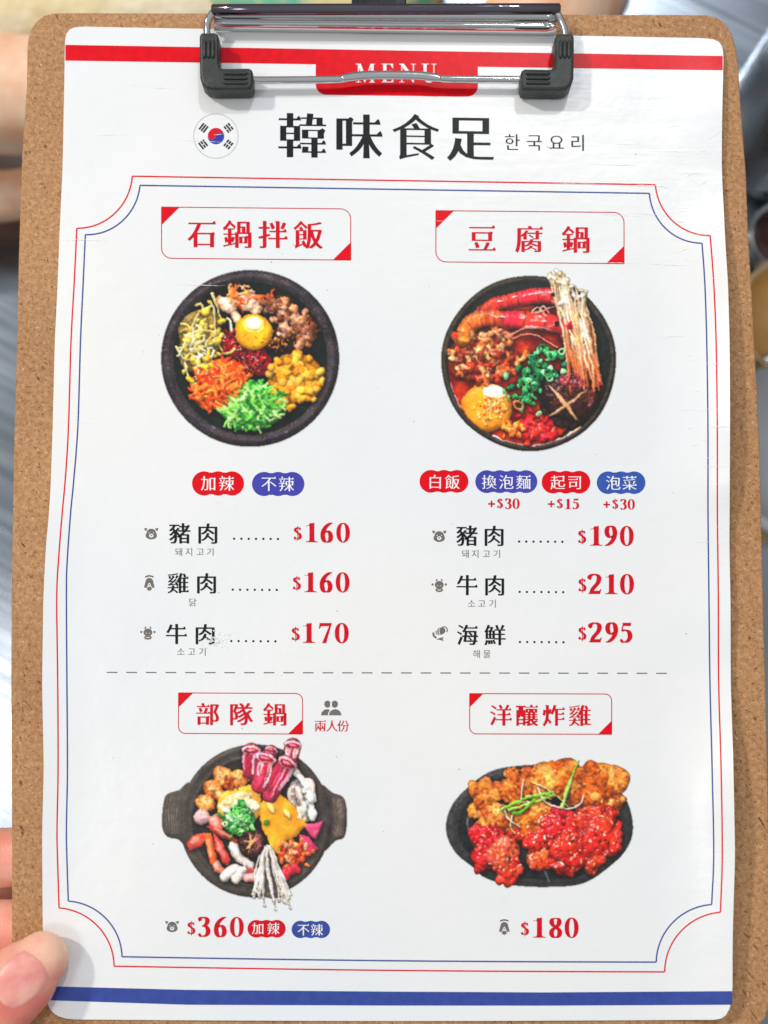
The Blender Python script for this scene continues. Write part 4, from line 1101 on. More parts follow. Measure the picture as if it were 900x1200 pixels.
# ---- red stew with prawns
def dish_b():
    q = Z(480, 220); s = Dish(512, 308, 728, 533); cx, cy = 620, 425.3
    an = np.arctan2(s.Y - cy, s.X - cx)
    rr = np.hypot((s.X - cx) / 102.2, (s.Y - cy) / 102.6) * (1 + .006 * np.sin(3 * an + 1) + .004 * np.sin(7 * an)); q_ = (slice(None), slice(None))
    big = s.fbm(13); fine = s.noise(2)
    s.put(q_, rr < 1, -10 + 4 * np.exp(-((rr - .965) / .022) ** 2), np.array((66, 58, 50))[None, None] + (fine[..., None] - .5) * 22 - 30 * np.clip((rr - .97) / .03, 0, 1)[..., None], .1)
    m = rr < .94; s.H[m] = -14; s.C[m] = np.array((32, 38, 34)) + (fine[m][:, None] - .5) * 18; s.G[m] = .03
    rim_clip = rr < .94
    soup = (np.hypot((s.X - 610) / 90, (s.Y - 439) / 84) < 1 + .03 * np.sin(an * 5)) & (rr < .925)
    cc = np.array((150, 34, 12))[None, None] + (big[..., None] - .5) * np.array((230, 130, 40))[None, None]
    s.H[soup] = -9.5; s.C[soup] = np.clip(cc, 8, 255)[soup]; s.G[soup] = .2
    s.clip = rim_clip
    for p, w in (([(160, 600), (165, 540), (200, 465), (262, 420)], 3.4), ([(150, 690), (190, 790), (280, 868)], 2.2), ([(300, 872), (420, 903), (530, 884), (600, 840)], 2.6)):
        s.stroke([q(*v) for v in p], w, w * .5, -10.5, col=(250, 196, 204), gl=.1, flat=.3, col1=(246, 170, 150))
    # meat left
    for x, y, a, b in ((190, 600, 18, 26), (270, 560, 30, 20), (330, 610, 24, 20), (240, 640, 26, 16)): s.ell(*q(x, y), a, b, .3, -9, 4, (120, 40, 16), .3, 4, 1.5, .1, 60)
    for a in range(80):
        x, y = q(262 + nr.randn() * 62, 590 + nr.randn() * 48); a_ = nr.rand() * 6.28; L_ = nr.uniform(6, 15); k_ = nr.randn() * 2
        if math.hypot(x - cx, y - cy) < 90: s.stroke([(x + math.cos(a_ + k_ * u) * L_ * u, y + math.sin(a_ + k_ * u) * L_ * u) for u in (-.6, -.2, .2, .6)], nr.uniform(2.4, 5.2), nr.uniform(1.8, 3.8), -6 + nr.rand() * 7, col=pick([(176, 76, 30), (206, 110, 52), (136, 44, 20), (222, 140, 84), (200, 52, 26), (96, 30, 16), (214, 158, 106)]), col1=pick([(214, 130, 70), (150, 50, 20), (226, 170, 120)]), gl=.5, vary=60, flat=.8)
    # prawns: tail lower left, head with rostrum and feelers to the right
    def prawn(P, r, z, cA, cB):
        W = [q(*v) for v in P]; C = catmull(W, 10)
        s.stroke(W, r * .8, r * 1.0, z, z, cA, .45, 3, 10, .75, cB, 24, 8, .5)
        n = len(C); h = C[int(n * .62)]; e_ = C[-1]
        s.stroke([h, (h + e_) / 2, e_], r * .98, r * .30, z + 1.5, z + 1, (226, 48, 62), .5, 3, 8, .75, (220, 40, 50), 24, 0, .5)
        for k_ in (-1, 0, 1): s.stroke([C[0], C[0] + np.array((-7, 3 + 5 * k_))], r * .35, r * .2, z, col=(226, 60, 44), gl=.3)
        s.stroke([C[int(n * .8)], e_ + np.array((9, -3))], 1.6, .5, z + r * .6, col=(240, 110, 100), gl=.3)
        for k_ in range(9):
            t = nr.uniform(.1, .9); b = C[int(t * (n - 2))]; d = C[int(t * (n - 2)) + 1] - b; d /= np.linalg.norm(d); nn = np.array((d[1], -d[0]))
            p = b + nn * r * nr.uniform(.1, .5); s.stroke([p, p + d * nr.uniform(2, 8)], nr.uniform(.6, 1.5), .5, z + r * .75 + 1, col=pick([(255, 236, 232), (250, 190, 190)]), gl=.1, flat=.4)
    prawn([(262, 432), (310, 405), (380, 392), (450, 378), (545, 386)], 9.5, -3, (232, 70, 40), (230, 52, 70))
    prawn([(190, 540), (200, 490), (260, 458), (340, 462), (430, 466), (560, 486)], 11, -1, (240, 140, 50), (228, 48, 56))
    s.ell(*q(503, 376), 2.8, 2.6, 0, 9, None, (18, 12, 12), .6, 0); s.ell(*q(518, 478), 2.8, 2.6, 0, 9, None, (18, 12, 12), .6, 0)
    for p in ([(500, 400), (560, 420), (600, 400)], [(440, 440), (500, 420), (560, 400)], [(470, 490), (540, 480), (620, 520)], [(350, 520), (420, 490), (500, 500)], [(360, 530), (430, 515), (520, 560)], [(355, 525), (390, 500), (460, 492)], [(480, 450), (450, 420), (430, 440)], [(490, 440), (470, 415), (455, 430)]):
        s.stroke([q(*v) for v in p], 1.2, .7, 6, col=(240, 130, 116), gl=.3, col1=(250, 190, 170))
    # enoki
    s.clip = None
    s.area([q(*v) for v in ((512, 400), (600, 400), (640, 470), (678, 690), (640, 720), (560, 600), (530, 520))], 0, (206, 100, 52), .2, 3, 6, 70, 3)
    for a in range(52):
        t = nr.rand(); x0 = 490 + 132 * t + nr.randn() * 7; y0 = 296 + 95 * t ** 2 + abs(nr.randn()) * 40 - 8
        x1 = 560 + 112 * t + nr.randn() * 8; y1 = 620 + 110 * nr.rand(); mx = (x0 + x1) / 2 + 6 + nr.randn() * 11; my = (y0 + y1) / 2 + nr.randn() * 20
        zz = 2 + nr.rand() * 6; wm = pick([(246, 214, 180), (240, 180, 130), (250, 232, 210), (232, 150, 96)])
        s.stroke([q(x0, y0), q((x0 + mx) / 2 - 4 + nr.randn() * 5, (y0 + my) / 2), q(mx, my)], 1.15, 1.35, zz, col=pick([(236, 214, 182), (248, 236, 218), (206, 176, 138)]), gl=.2, col1=wm, vary=8, edge=.45)
        s.stroke([q(mx, my), q((mx + x1) / 2 + 2, (my + y1) / 2), q(x1, y1)], 1.35, 1.1, zz, zz - 2, wm, .3, col1=pick([(232, 104, 50), (206, 74, 36), (238, 136, 76)]), vary=8, edge=.45)
        if nr.rand() < .75: s.ell(*q(x0, y0 - 4), nr.uniform(2.4, 3.9), nr.uniform(2.0, 2.9), nr.randn() * .4, zz + 2, None, pick([(252, 242, 226), (236, 212, 176), (222, 192, 150)]), .3)
    s.clip = rim_clip
    # shiitake with cut cross
    s.area([q(*v) for v in ((440, 690), (520, 640), (650, 680), (700, 700), (650, 800), (570, 850), (470, 830))], -6, (44, 28, 22), .2, 3, 6, 40)
    x, y = q(565, 732); s.ell(x, y, 34, 28, .15, -2, 9, (58, 30, 25), .4, 0, 1.3, .03, 40, .4)
    s.ell(*q(572, 678), 17, 10, .15, 4.5, 3, (128, 52, 58), .7, 0, 1.5, .1, 90); s.ell(*q(625, 740), 9, 13, .2, 3.5, 2, (104, 48, 44), .4, 0, 1.5, .1, 90)
    for P in (((474, 678), (540, 738), (552, 754), (594, 820), (586, 818), (538, 762), (526, 745)), ((628, 708), (562, 750), (488, 802), (494, 806), (550, 772), (600, 734))):
        s.area([q(*v) for v in P], 8.0, (214, 168, 124), .05, .6, 3, 70, 1.6)
    # egg with sesame
    x, y = q(272, 772); s.ell(x, y, 31, 28, .1, -6, 7, (250, 158, 44), .25, 0, 1.8, .05, 6, .36); s.ell(*q(298, 716), 15, 7.5, .25, 1.4, .4, (255, 226, 196), 0, 0, 3, .12, 20, .1); s.ell(*q(302, 714), 9, 4, .25, 2, .4, (255, 250, 244), 0, 0, 3, .12, 0, 0)
    for k_ in range(120): u, v = nr.randn(2) * (7.2, 7); s.ell(x + 5 + u, y + v, 1.7, 1.05, nr.rand() * 3, 1.6 + nr.rand(), .9, pick([(250, 196, 120), (232, 130, 50), (255, 222, 160), (196, 74, 24)]), .4)
    # kimchi at the bottom
    for x, y, a, b in ((450, 840, 22, 16), (410, 860, 18, 10), (480, 860, 14, 10)): s.ell(*q(x, y), a, b, .3, -8, 5, (190, 24, 34), .4, 4, 1.4, .12, 70)
    for k_ in range(60): a, b = nr.randn(2); s.ell(*q(445 + a * 36, 842 + b * 24), nr.uniform(2.5, 7), nr.uniform(1.8, 4), nr.rand() * 3, -6 + nr.rand() * 6, None, pick([(214, 34, 44), (236, 64, 46), (178, 18, 30), (226, 44, 70)]), .6, 10, 1, .12, 50)
    for k_ in range(26): a, b = nr.randn(2); s.ell(*q(368 + a * 18, 850 + b * 16), nr.uniform(2.5, 5.5), nr.uniform(1.8, 3.4), nr.rand() * 3, -2 + nr.rand() * 5, None, pick([(242, 150, 50), (228, 110, 40), (214, 60, 30)]), .5, 10, 1, .1)
    # scallions
    for k_ in range(78):
        t = nr.rand(); x, y = q(385 + 125 * t + nr.randn() * 32, 710 - 125 * t + nr.randn() * 34); c_ = pick([(46, 158, 84), (92, 192, 114), (30, 122, 70), (150, 222, 156), (20, 96, 60)])
        if nr.rand() < .25: s.ring(x, y, nr.uniform(2.8, 4.2), 1.2, 8 + nr.rand() * 4, c_, .4, 8, nr.uniform(.5, 1), nr.rand() * 3)
        else: s.ell(x, y, nr.uniform(2.6, 5.4), nr.uniform(2.2, 3.8), nr.rand() * 3, 5 + nr.rand() * 5, 2, c_, .4, 8, 2.6, .06, 30, .2)
    for k_ in range(30): s.ell(*q(398 + nr.randn() * 22, 728 + nr.randn() * 22), nr.uniform(1.5, 3.4), nr.uniform(1, 2.2), nr.rand() * 3, 6 + nr.rand() * 3, None, pick([(40, 150, 80), (90, 196, 120)]), .3)
    s.ring(*q(382, 765), 5.5, 1.4, 6, (206, 120, 70), .5, 4, .8, .4)
    return s.finish('dish_picture', sheet, 1.06, .62, sat=1.12, keep=rr < .97)
# ---- two-handled pot
def dish_c():
    q = Z(160, 790); s = Dish(186, 862, 412, 1074); cx, cy = q(417, 516); q_ = (slice(None), slice(None))
    big = s.fbm(12); fine = s.noise(1.8)
    def dark(c_): return np.array(c_)[None, None] + (fine[..., None] - .5) * 14 + (big[..., None] - .5) * 16
    for P in ([(190, 392), (150, 408), (112, 420), (98, 440), (90, 500), (92, 545), (110, 572), (150, 582), (190, 610)], [(640, 400), (690, 418), (725, 432), (738, 470), (739, 530), (728, 575), (700, 585), (640, 620)]):
        s.area(catmull([q(*v) for v in P], 4, True), -10.5, (70, 63, 58), .08, 1, 4, 16, 3)
    for k_ in range(8):
        x = 104 + k_ * 9; s.stroke([q(x + 6, 432), q(x, 500), q(x + 4, 560)], .7, .7, -10.2, col=(104, 96, 88), gl=.05, flat=.4); x = 694 + k_ * 5; s.stroke([q(x - 3, 440), q(x + 2, 500), q(x - 4, 570)], .7, .7, -10.2, col=(100, 84, 78), gl=.05, flat=.4)
    rr = np.hypot((s.X - cx) / 88.5, (s.Y - cy) / 89.5)
    s.put(q_, rr < 1, -9 + 2.2 * np.exp(-((rr - .95) / .04) ** 2) + 1.6 * np.exp(-((rr - .85) / .015) ** 2), dark((66, 59, 54)), .1)
    m = rr < .83; s.H[m] = -11; s.C[m] = dark((46, 41, 37))[m]; s.G[m] = .05
    # orange tofu cubes
    for (x, y, w) in ((305, 358, 12), (362, 366, 10), (268, 402, 11), (243, 452, 11), (325, 384, 8), (290, 425, 8), (385, 358, 7)):
        s.ell(*q(x, y), w * 1.05, w * .9, nr.rand(), -6, 6, pick([(226, 120, 50), (238, 142, 70)]), .3, 6, 2.6, .08, 50); s.ell(*q(x - 4, y - 6), w * .6, w * .4, nr.rand(), -.2, .6, (248, 176, 110), .2, 6, 2, .15, 50)
    for k_ in range(40): s.ell(*q(322 + nr.randn() * 18, 385 + nr.randn() * 10), nr.uniform(1, 2.4), 1.2, nr.rand() * 3, 3, .6, pick([(176, 70, 20), (214, 110, 40), (150, 50, 16)]), .4)
    # mushrooms at right
    s.ell(*q(575, 450), 15, 26, -.3, -8, 4, (196, 176, 164), .1, 0, 1.5, .1, 60)
    for k_ in range(15): x = 545 + nr.rand() * 70; y = 370 + nr.rand() * 125; s.stroke([q(x, y), q(x + 8, y + 20), q(x + 6 + nr.randn() * 6, y + 36)], nr.uniform(2.4, 4.2), nr.uniform(1.8, 3), -4 + nr.rand() * 6, col=pick([(236, 226, 214), (216, 200, 186), (248, 242, 234), (196, 172, 164)]), gl=.2, vary=30)
    s.stroke([q(560, 345), q(585, 375), q(598, 398)], 4.4, 3.4, 0, col=(238, 232, 226), gl=.2); s.ell(*q(612, 430), 5, 8, -.2, 2, 3, (246, 240, 234), .2, 0, 2); s.ell(*q(620, 495), 5, 7, .2, 3, 3, (246, 240, 232), .2, 0, 2)
    # sliced cheese
    s.area(catmull([q(*v) for v in ((288, 440), (312, 410), (370, 396), (425, 388), (436, 420), (438, 480), (400, 520), (300, 520), (284, 480))], 3, True), 2, (246, 176, 66), .1, 3, 14, 24, 4)
    s.ell(*q(350, 450), 20, 11, -.25, 2.4, 2, (250, 222, 160), .1, 0, 2, .15, 50, .2); s.ell(*q(400, 462), 10, 9, .3, 2.4, 2, (250, 230, 180), .1, 0, 2, .15, 50, .2)
    s.area([q(*v) for v in ((424, 470), (462, 428), (505, 422), (540, 450), (600, 528), (560, 570), (520, 590), (492, 636), (470, 600), (440, 540))], 2.5, (246, 168, 44), .12, 5, 22, 20, 4)
    for x, y, a, b, r in ((472, 470, 7, 4, .9), (530, 490, 6, 3, 1.0)): s.ell(*q(x, y), a, b, r, 5.4, .3, (255, 216, 130), 0, 4, 1, .15, 4, .2)
    # scallion heap
    s.ell(*q(360, 510), 20, 19, 0, 1, 6, (60, 130, 60), .1, 0, 1.5, .1, 70)
    for k_ in range(80): s.ell(*q(360 + nr.randn() * 25, 508 + nr.randn() * 27), nr.uniform(1.8, 4), nr.uniform(1.4, 2.8), nr.rand() * 3, 6 + nr.rand() * 5, 1.8, pick([(64, 160, 72), (114, 196, 104), (40, 124, 58), (196, 230, 168), (232, 240, 218)]), .35, 8, 1.8, .08)
    for k_ in range(14): s.ring(*q(360 + nr.randn() * 26, 505 + nr.randn() * 26), nr.uniform(2.2, 3.2), 1.0, 11 + nr.rand() * 2, pick([(90, 180, 80), (200, 232, 170)]), .3, 8, nr.uniform(.5, 1), nr.rand() * 3)
    s.ell(*q(457, 521), 3.6, 2.8, .3, 8, 1.5, (60, 140, 50), .3)
    # rolled beef
    def roll(top, bot, w, z):
        t, b = np.array(q(*top)), np.array(q(*bot)); d = (b - t) / np.linalg.norm(b - t); nn = np.array((-d[1], d[0])); an_ = math.atan2(nn[1], nn[0])
        P = [t - nn * w, t + nn * w, b + nn * w * .72 + d * 2, b + d * w * .5, b - nn * w * .72 + d * 2]
        s.stroke([t + d * 2, b], w * .94, w * .78, z - w * .45, z - 2 - w * .45, (214, 84, 108), .02, 3, flat=.6, vary=30, col1=(186, 48, 76), edge=.6)
        for k_ in range(7):
            e2 = -.8 + 1.6 * (k_ + nr.rand() * .6) / 7; p_ = t + nn * w * e2 + d * nr.uniform(1, 5); L_ = np.linalg.norm(b - t) * nr.uniform(.5, .95)
            s.stroke([p_, p_ + d * L_ * .5 + nn * nr.randn() * 1.4, p_ + d * L_ + nn * (nr.randn() * 1.2 - e2 * w * .15)], nr.uniform(.9, 2.2), nr.uniform(.4, 1.2), z + w * .16 - w * .40 * e2 * e2, None, pick([(246, 200, 206), (236, 150, 166), (150, 22, 48), (244, 186, 194), (176, 36, 62)]), 0, flat=.15, vary=14, edge=.1)
        s.ell(*t, w * 1.0, w * .46, an_, z + w * .3, .4, (238, 176, 186), 0, 0, 3, .10, 30, .15)
        s.ell(*(t + d * .8), w * .78, w * .30, an_, z + w * .3 + .6, .1, (140, 26, 46), 0, 0, 3, .10, 40, .2); s.ell(*(t + nn * w * .1), w * .42, w * .14, an_, z + w * .3 + .9, .1, (226, 130, 146), 0, 0, 3, .2, 30, .1)
    roll((405, 268), (396, 345), 11.5, 5); roll((475, 266), (462, 320), 8, 4); roll((550, 248), (540, 310), 10.5, 6); roll((455, 296), (430, 392), 12, 8); roll((530, 312), (470, 425), 12.5, 10)
    # ham and fish cakes on the left
    s.ell(*q(230, 503), 9.4, 9.4, 0, -3, 6, (222, 178, 178), .2, 0, 1.6, .03, 24)
    for P, c_, h in (([(176, 600), (196, 566), (240, 556), (246, 586), (224, 606), (186, 622)], (226, 80, 62), 0), ([(238, 560), (262, 556), (282, 640), (276, 676), (258, 668), (248, 620)], (240, 104, 52), 1), ([(268, 552), (300, 590), (332, 650), (322, 674), (300, 660), (276, 610)], (224, 74, 66), 2), ([(244, 536), (262, 530), (316, 556), (356, 584), (350, 596), (300, 576)], (186, 60, 38), 3), ([(254, 500), (282, 490), (306, 530), (300, 552), (272, 546), (250, 520)], (232, 128, 112), 2), ([(262, 660), (286, 654), (308, 684), (300, 704), (272, 694)], (240, 138, 118), 1)):
        s.area([q(*v) for v in P], h, c_, .12, 1.4, 6, 40, 2.4)
        P2 = np.array([q(*v) for v in P]); m_ = P2.mean(0); s.area(m_ + (P2 - m_) * .55 - np.array((1.2, 1.6)), h + .8, np.minimum(255, np.array(c_) + (14, 60, 56)), .1, 1.0, 5, 60, 1.5)
    for P in ([(340, 605), (358, 640), (400, 672)], [(318, 702), (342, 684), (368, 690)], [(350, 718), (362, 702), (374, 690)], [(308, 712), (322, 698), (335, 692)]): s.stroke([q(*v) for v in P], 6, 5, -2, col=(240, 230, 222), gl=.25, jit=4, flat=.6, col1=(226, 208, 200))
    s.stroke([q(385, 716), q(420, 711)], 5.5, 5, -3, col=(230, 160, 158), gl=.2, flat=.5); s.stroke([q(385, 690), q(425, 690)], 3, 3, -3, col=(190, 70, 60), gl=.2)
    # pink radish and kimchi at right
    s.area([q(*v) for v in ((590, 540), (600, 528), (658, 515), (632, 580), (610, 565))], 1, (224, 82, 124), .2, 2, 5, 50, 2); s.area([q(*v) for v in ((570, 560), (606, 572), (640, 615), (606, 630), (580, 600))], 0, (210, 58, 104), .2, 2, 5, 50, 2)
    s.ell(*q(548, 630), 17, 15, .3, -7, 5, (190, 70, 32), .2, 0, 1.5, .1, 70)
    for k_ in range(60): s.ell(*q(548 + nr.randn() * 26, 625 + nr.randn() * 25), nr.uniform(2.2, 6), nr.uniform(1.6, 3.2), nr.rand() * 3, -4 + nr.rand() * 6, None, pick([(226, 96, 44), (242, 136, 76), (196, 54, 30), (248, 180, 124)]), .45, 10, 1, .12, 50)
    for p in ((535, 690), (518, 706), (552, 682)): s.ell(*q(*p), 9, 6, .4, -3, 5, (212, 48, 62), .4, 6, 1.4, .1)
    # shiitake
    x, y = q(405, 592); s.ell(x, y, 15.5, 17.5, .2, 3, 6, (56, 30, 26), .3, 0, 1.5, .04, 90, .3); s.ell(*q(428, 590), 6, 8, .2, 8, 1.5, (126, 66, 70), .5, 0, 1.5, .1, 60)
    for P in (((370, 588), (405, 584), (436, 572), (408, 596)), ((396, 552), (410, 590), (388, 634), (398, 592)), ((378, 618), (402, 592), (424, 558), (410, 598))): s.area([q(*v) for v in P], 10.4, (210, 156, 112), .1, .5, 3, 60, 1)
    # enoki fanning down
    s.area([q(*v) for v in ((440, 600), (476, 610), (545, 775), (480, 790), (415, 775))], -3, (110, 92, 82), .05, 2, 4, 50, 2)
    for k_ in range(24):
        t = nr.rand(); x0, y0 = 440 + 36 * t + nr.randn() * 3, 600 + nr.rand() * 26; x1 = 412 + 142 * t + nr.randn() * 6; y1 = 772 + 28 * math.sin(t * 2.6) + nr.randn() * 12
        s.stroke([q(x0, y0), q((x0 + x1) / 2 + nr.randn() * 6 - 4, (y0 + y1) / 2), q(x1, y1)], 1.15, .95, 2 + nr.rand() * 3, 2, pick([(246, 242, 236), (222, 210, 200), (198, 182, 170)]), .15, col1=(236, 230, 222), vary=6, edge=.5)
        s.ell(*q(x1, y1 + 2), nr.uniform(1.8, 2.7), 1.7, nr.rand(), 5, 1, (240, 232, 220), .3)
    return s.finish('dish_picture', sheet, 1.02, .66, sat=1.10, keep=s.A > .5)
# ---- plate of fried chicken
def dish_d():
    q = Z(480, 790); s = Dish(518, 880, 746, 1046); q_ = (slice(None), slice(None))
    P = catmull([q(*v) for v in ((128, 545), (150, 460), (215, 390), (290, 340), (390, 322), (500, 320), (620, 335), (710, 385), (765, 450), (785, 540), (765, 610), (710, 670), (610, 735), (480, 748), (350, 740), (265, 715), (225, 680), (160, 625))], 6, True)
    s.area(P, -9, (56, 54, 55), .15, 1.0, 9, 26, 5)
    m = s.A > .5; fine = s.noise(1.6); s.C[m] += ((fine[m] - .5) * 14)[:, None]
    C0 = np.array(q(455, 540)); P3 = C0 + (P - C0) * .90
    s.area(P3, -8.4, (34, 35, 37), .15, 1.2, 12, 30, 3)
    s.stroke([q(215, 480), q(203, 545), q(225, 610)], 1.2, .6, -8, col=(92, 90, 90), gl=.1, flat=.4); s.stroke([q(470, 680), q(482, 710), q(495, 735)], 1.6, .6, -8, col=(104, 104, 104), gl=.1, flat=.4)
    gold = [(212, 112, 42), (226, 130, 56), (196, 94, 32), (234, 146, 72), (178, 80, 28)]
    for (x, y, r, n) in ((262, 415, 15, 12), (360, 352, 8, 6), (370, 415, 17, 14), (250, 475, 12, 9), (300, 510, 17, 14), (430, 500, 19, 16), (480, 372, 20, 16), (560, 375, 20, 16), (590, 415, 14, 10), (660, 385, 25, 22), (700, 440, 16, 12), (705, 480, 9, 5)):
        cx, cy = q(x, y); s.ell(cx, cy, r * 1.18, r * .95, nr.rand(), -7, r * .55, pick(gold), .12, 6, 1.2, .10, 50, .4)
        for _ in range(n):
            a, d = nr.rand() * 6.28, r * math.sqrt(nr.rand()); w = nr.uniform(2.6, r * .55)
            s.ell(cx + d * math.cos(a) * 1.1, cy + d * math.sin(a) * .9, w * nr.uniform(1, 1.6), w, nr.rand() * 3.14, -7 + r * .50 * math.sqrt(max(0, 1 - (d / r / 1.1) ** 2)), w * .34, pick(gold), .15, 8, 1.5, .22, 54, .32)
    for k_ in range(170):
        x, y = nr.uniform(215, 740), nr.uniform(330, 540); p = np.array(q(x, y)); ii = (int((p[1] - s.y0) * s.K), int((p[0] - s.x0) * s.K)); h = s.H[ii]
        if h > -5: s.ell(*p, nr.uniform(.8, 2.4), nr.uniform(.7, 1.4), nr.rand() * 3, h - .3, .9, pick([(234, 150, 74), (170, 78, 28), (242, 170, 98), (196, 98, 38)]), .1, 6, 1, .1, 30, .3)
    red = [(206, 44, 28), (222, 66, 36), (184, 28, 24), (230, 92, 50), (206, 34, 44)]
    for (x, y, r, n) in ((275, 585, 17, 10), (265, 640, 15, 8), (325, 620, 18, 10), (350, 680, 14, 8), (375, 560, 11, 6), (455, 580, 17, 10), (450, 650, 13, 7), (545, 540, 21, 12), (550, 620, 22, 13), (540, 668, 14, 8), (640, 510, 20, 12), (650, 570, 22, 13), (640, 640, 14, 8), (700, 590, 15, 9), (660, 470, 13, 7), (715, 545, 9, 5)):
        cx, cy = q(x, y); c0_ = pick(red); s.ell(cx, cy, r * 1.15, r * .98, nr.rand(), -6, r * .6, c0_, .5, 6, 1.2, .10, 80, .5)
        for _ in range(n):
            a, d = nr.rand() * 6.28, r * math.sqrt(nr.rand()); w = nr.uniform(3.0, r * .62)
            s.ell(cx + d * math.cos(a) * 1.05, cy + d * math.sin(a) * .95, w * nr.uniform(1, 1.5), w, nr.rand() * 3.14, -6 + r * .55 * math.sqrt(max(0, 1 - (d / r / 1.1) ** 2)), w * .36, np.array(c0_) * .7 + np.array(pick(red)) * .3, .6, 8, 1.5, .22, 50, .34)
    for k_ in range(110):
        x, y = nr.uniform(230, 720), nr.uniform(490, 690); p = np.array(q(x, y)); ii = (int((p[1] - s.y0) * s.K), int((p[0] - s.x0) * s.K)); h = s.H[ii]
        if h > -2 and s.C[ii][0] > 150 and s.C[ii][1] < 110: s.ell(*p, nr.uniform(1.0, 3.4), nr.uniform(.7, 1.3), nr.rand() * 3, h, .3, pick([(255, 222, 206), (250, 176, 140)]), 0, 4, 1, .1, 0, .2)
    # spring onion threads
    for p, c_, w in (([(335, 470), (400, 440), (505, 412)], (120, 190, 60), 2.3), ([(350, 478), (420, 455), (510, 425)], (170, 214, 96), 1.8), ([(365, 490), (400, 480), (440, 440)], (96, 178, 50), 2.4), ([(540, 470), (545, 420), (575, 350), (595, 305)], (150, 200, 80), 1.6), ([(535, 465), (555, 410), (568, 370)], (190, 220, 120), 2.2), ([(330, 470), (350, 510), (390, 540)], (236, 236, 196), 1.2), ([(390, 440), (395, 410), (400, 370)], (240, 240, 216), 1.0), ([(450, 400), (480, 450), (530, 470)], (240, 238, 210), 1.2), ([(500, 460), (560, 475), (600, 455), (612, 425)], (246, 244, 226), 1.2), ([(320, 475), (370, 455), (430, 448)], (226, 232, 180), 1.0), ([(430, 380), (480, 400), (530, 440)], (216, 226, 150), 1.1), ([(360, 500), (355, 540), (372, 560)], (236, 230, 190), 1.0), ([(470, 420), (520, 430), (560, 470)], (200, 220, 140), 1.1), ([(410, 430), (450, 425), (500, 440)], (180, 214, 110), 1.3)):
        s.stroke([q(*v) for v in p], w, w * .6, 9, col=c_, gl=.2, jit=4, flat=.6, vary=14)
    return s.finish('dish_picture', sheet, 1.04, .64, sat=1.08, keep=s.A > .5)
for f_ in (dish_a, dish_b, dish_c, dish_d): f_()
# ------------------------------------------------------------------ hand holding the lower left corner
M_SKIN = m_skin('hand_skin', (240, 160, 134), (248, 190, 164), (254, 214, 188))
hand = body('person', [
    loft([(-120, 1290, -.006), (-70, 1240, .002), (-28, 1199, .0072), (6, 1166, .0084), (31, 1141, .0080), (48, 1124, .0072)], [.0150, .0125, .0108, .0110, .0104, .0080], [.0125, .0110, .0088, .0080, .0070, .0056], 8, 28),
    loft([(-130, 1015, -.020), (-60, 1008, -.0135), (20, 1004, -.0122), (90, 1000, -.0120), (150, 998, -.0118)], [.0100, .0094, .0090, .0082, .0070], [.0095, .0085, .0082, .0078, .0070]),
    loft([(-130, 1095, -.021), (-60, 1092, -.0140), (20, 1090, -.0126), (100, 1088, -.0122), (175, 1086, -.0120)], [.0102, .0095, .0092, .0084, .0072], [.0095, .0088, .0086, .0080, .0072]),
    loft([(-130, 1172, -.021), (-60, 1172, -.0140), (20, 1170, -.0122), (90, 1168, -.0118), (155, 1166, -.0116)], [.0100, .0092, .0088, .0080, .0070], [.0095, .0086, .0082, .0076, .0070]),
    loft([(-135, 1245, -.020), (-70, 1244, -.0130), (0, 1240, -.0112), (60, 1236, -.0108), (105, 1234, -.0106)], [.0092, .0082, .0078, .0072, .0062], [.0085, .0076, .0072, .0068, .0062]),
    loft([(-140, 1040, -.024), (-60, 1060, -.024), (-10, 1120, -.023), (-60, 1220, -.022)], [.016, .018, .016, .014], [.008, .008, .008, .008]),
    loft([(-125, 1030, -.020), (-160, 1090, -.020), (-165, 1190, -.018), (-135, 1280, -.012)], [.012, .019, .021, .017], [.011, .013, .014, .013]),
    loft([(-150, 1110, -.020), (-190, 1220, -.020), (-235, 1360, -.024), (-290, 1520, -.030)], [.024, .027, .024, .026], [.013, .015, .018, .020]),
], .0011, M_SKIN, None, 5)
tag(hand, 'hand holding the lower left corner of the clipboard, thumb pressed on the menu', 'person')
# flushed skin round the nail root, the joint and along the finger sides
hw = np.array([tuple(v.co) for v in hand.data.vertices]) + np.array(hand.location)
fl = np.zeros(len(hw))
for (a, b, w_, k_) in ((14, 1170, .0085, .95), (-8, 1146, .007, .6), (46, 1168, .007, .8), (66, 1146, .0045, .5), (30, 1192, .006, .8), (5, 1000, .008, .45), (8, 1092, .008, .55)):
    c_ = U(a, b, .010 if b > 1120 else -.008); fl = np.maximum(fl, k_ * np.exp(-((hw[:, :2] - c_[:2]) ** 2).sum(1) / w_ ** 2))
at = hand.data.attributes.new('flush', 'FLOAT', 'POINT'); at.data.foreach_set('value', fl.astype(np.float32))
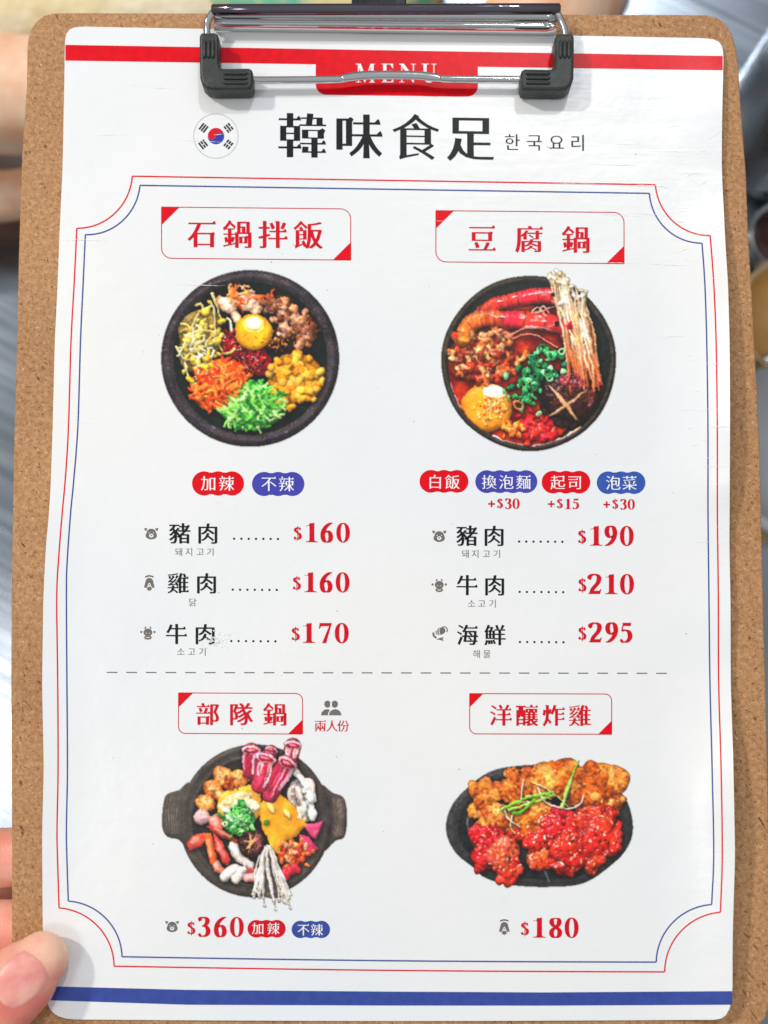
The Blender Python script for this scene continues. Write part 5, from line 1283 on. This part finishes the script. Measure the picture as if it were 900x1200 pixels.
# thumb nail: curved plate lying on the thumb's back, with its fold
ax = U(48, 1124, .012) - U(6, 1166, .012); ax /= np.linalg.norm(ax); up = np.array((0.10, -.02, 1.0)); up -= ax * (up @ ax); up /= np.linalg.norm(up); sd = np.cross(ax, up)
hv = np.array([hand.location + v.co for v in hand.data.vertices])
from mathutils.bvhtree import BVHTree
bvh = BVHTree.FromPolygons([tuple(v) for v in hv], [tuple(p.vertices) for p in hand.data.polygons])
c0 = U(41, 1131, .0)
V = []; F = []; nu, nv = 22, 22
for a in range(nu):
    for b in range(nv):
        u = a / (nu - 1) * 2 - 1; v = b / (nv - 1) * 2 - 1
        # squircle -> nail outline, wider towards the tip
        r_ = (u * u + v * v) ** .5; k_ = max(abs(u), abs(v)) / r_ if r_ > 1e-6 else 1
        uu, vv = u * (k_ * .75 + .25), v * (k_ * .75 + .25)
        L_ = .0076 * uu; W_ = .0068 * vv * (1 + .08 * uu)
        p = c0 + ax * L_ + sd * W_
        hit = bvh.ray_cast(Vector((p[0], p[1], .06)), Vector((0, 0, -1)))
        z = hit[0].z if hit[0] is not None else .01
        ed = max(abs(u), abs(v))
        lift = .00010 + .00030 * max(0, uu) - .00025 * max(0, -uu - .5) if ed < .97 else -.0004
        V.append((p[0], p[1], z + lift))
for a in range(nu - 1):
    for b in range(nv - 1): F.append((a * nv + b, (a + 1) * nv + b, (a + 1) * nv + b + 1, a * nv + b + 1))
M_NAIL = mat('thumb_nail', (238, 166, 156), .36, spec=.4)
n_ = noise(M_NAIL, 150, 2); r_ = ramp(M_NAIL, n_.outputs[0], [(.35, lin((236, 146, 140))), (.65, lin((246, 182, 166)))])
M_NAIL.node_tree.links.new(r_.outputs[0], M_NAIL.node_tree.nodes['Principled BSDF'].inputs['Base Color'])
M_NAIL.node_tree.nodes['Principled BSDF'].inputs['Subsurface Weight'].default_value = .2
M_NAIL.node_tree.nodes['Principled BSDF'].inputs['Subsurface Radius'].default_value = (.003, .001, .0006)
nail = mk('nail', V, F, M_NAIL, hand, True)
for p in nail.data.polygons:
    if p.normal.z < 0: p.flip()
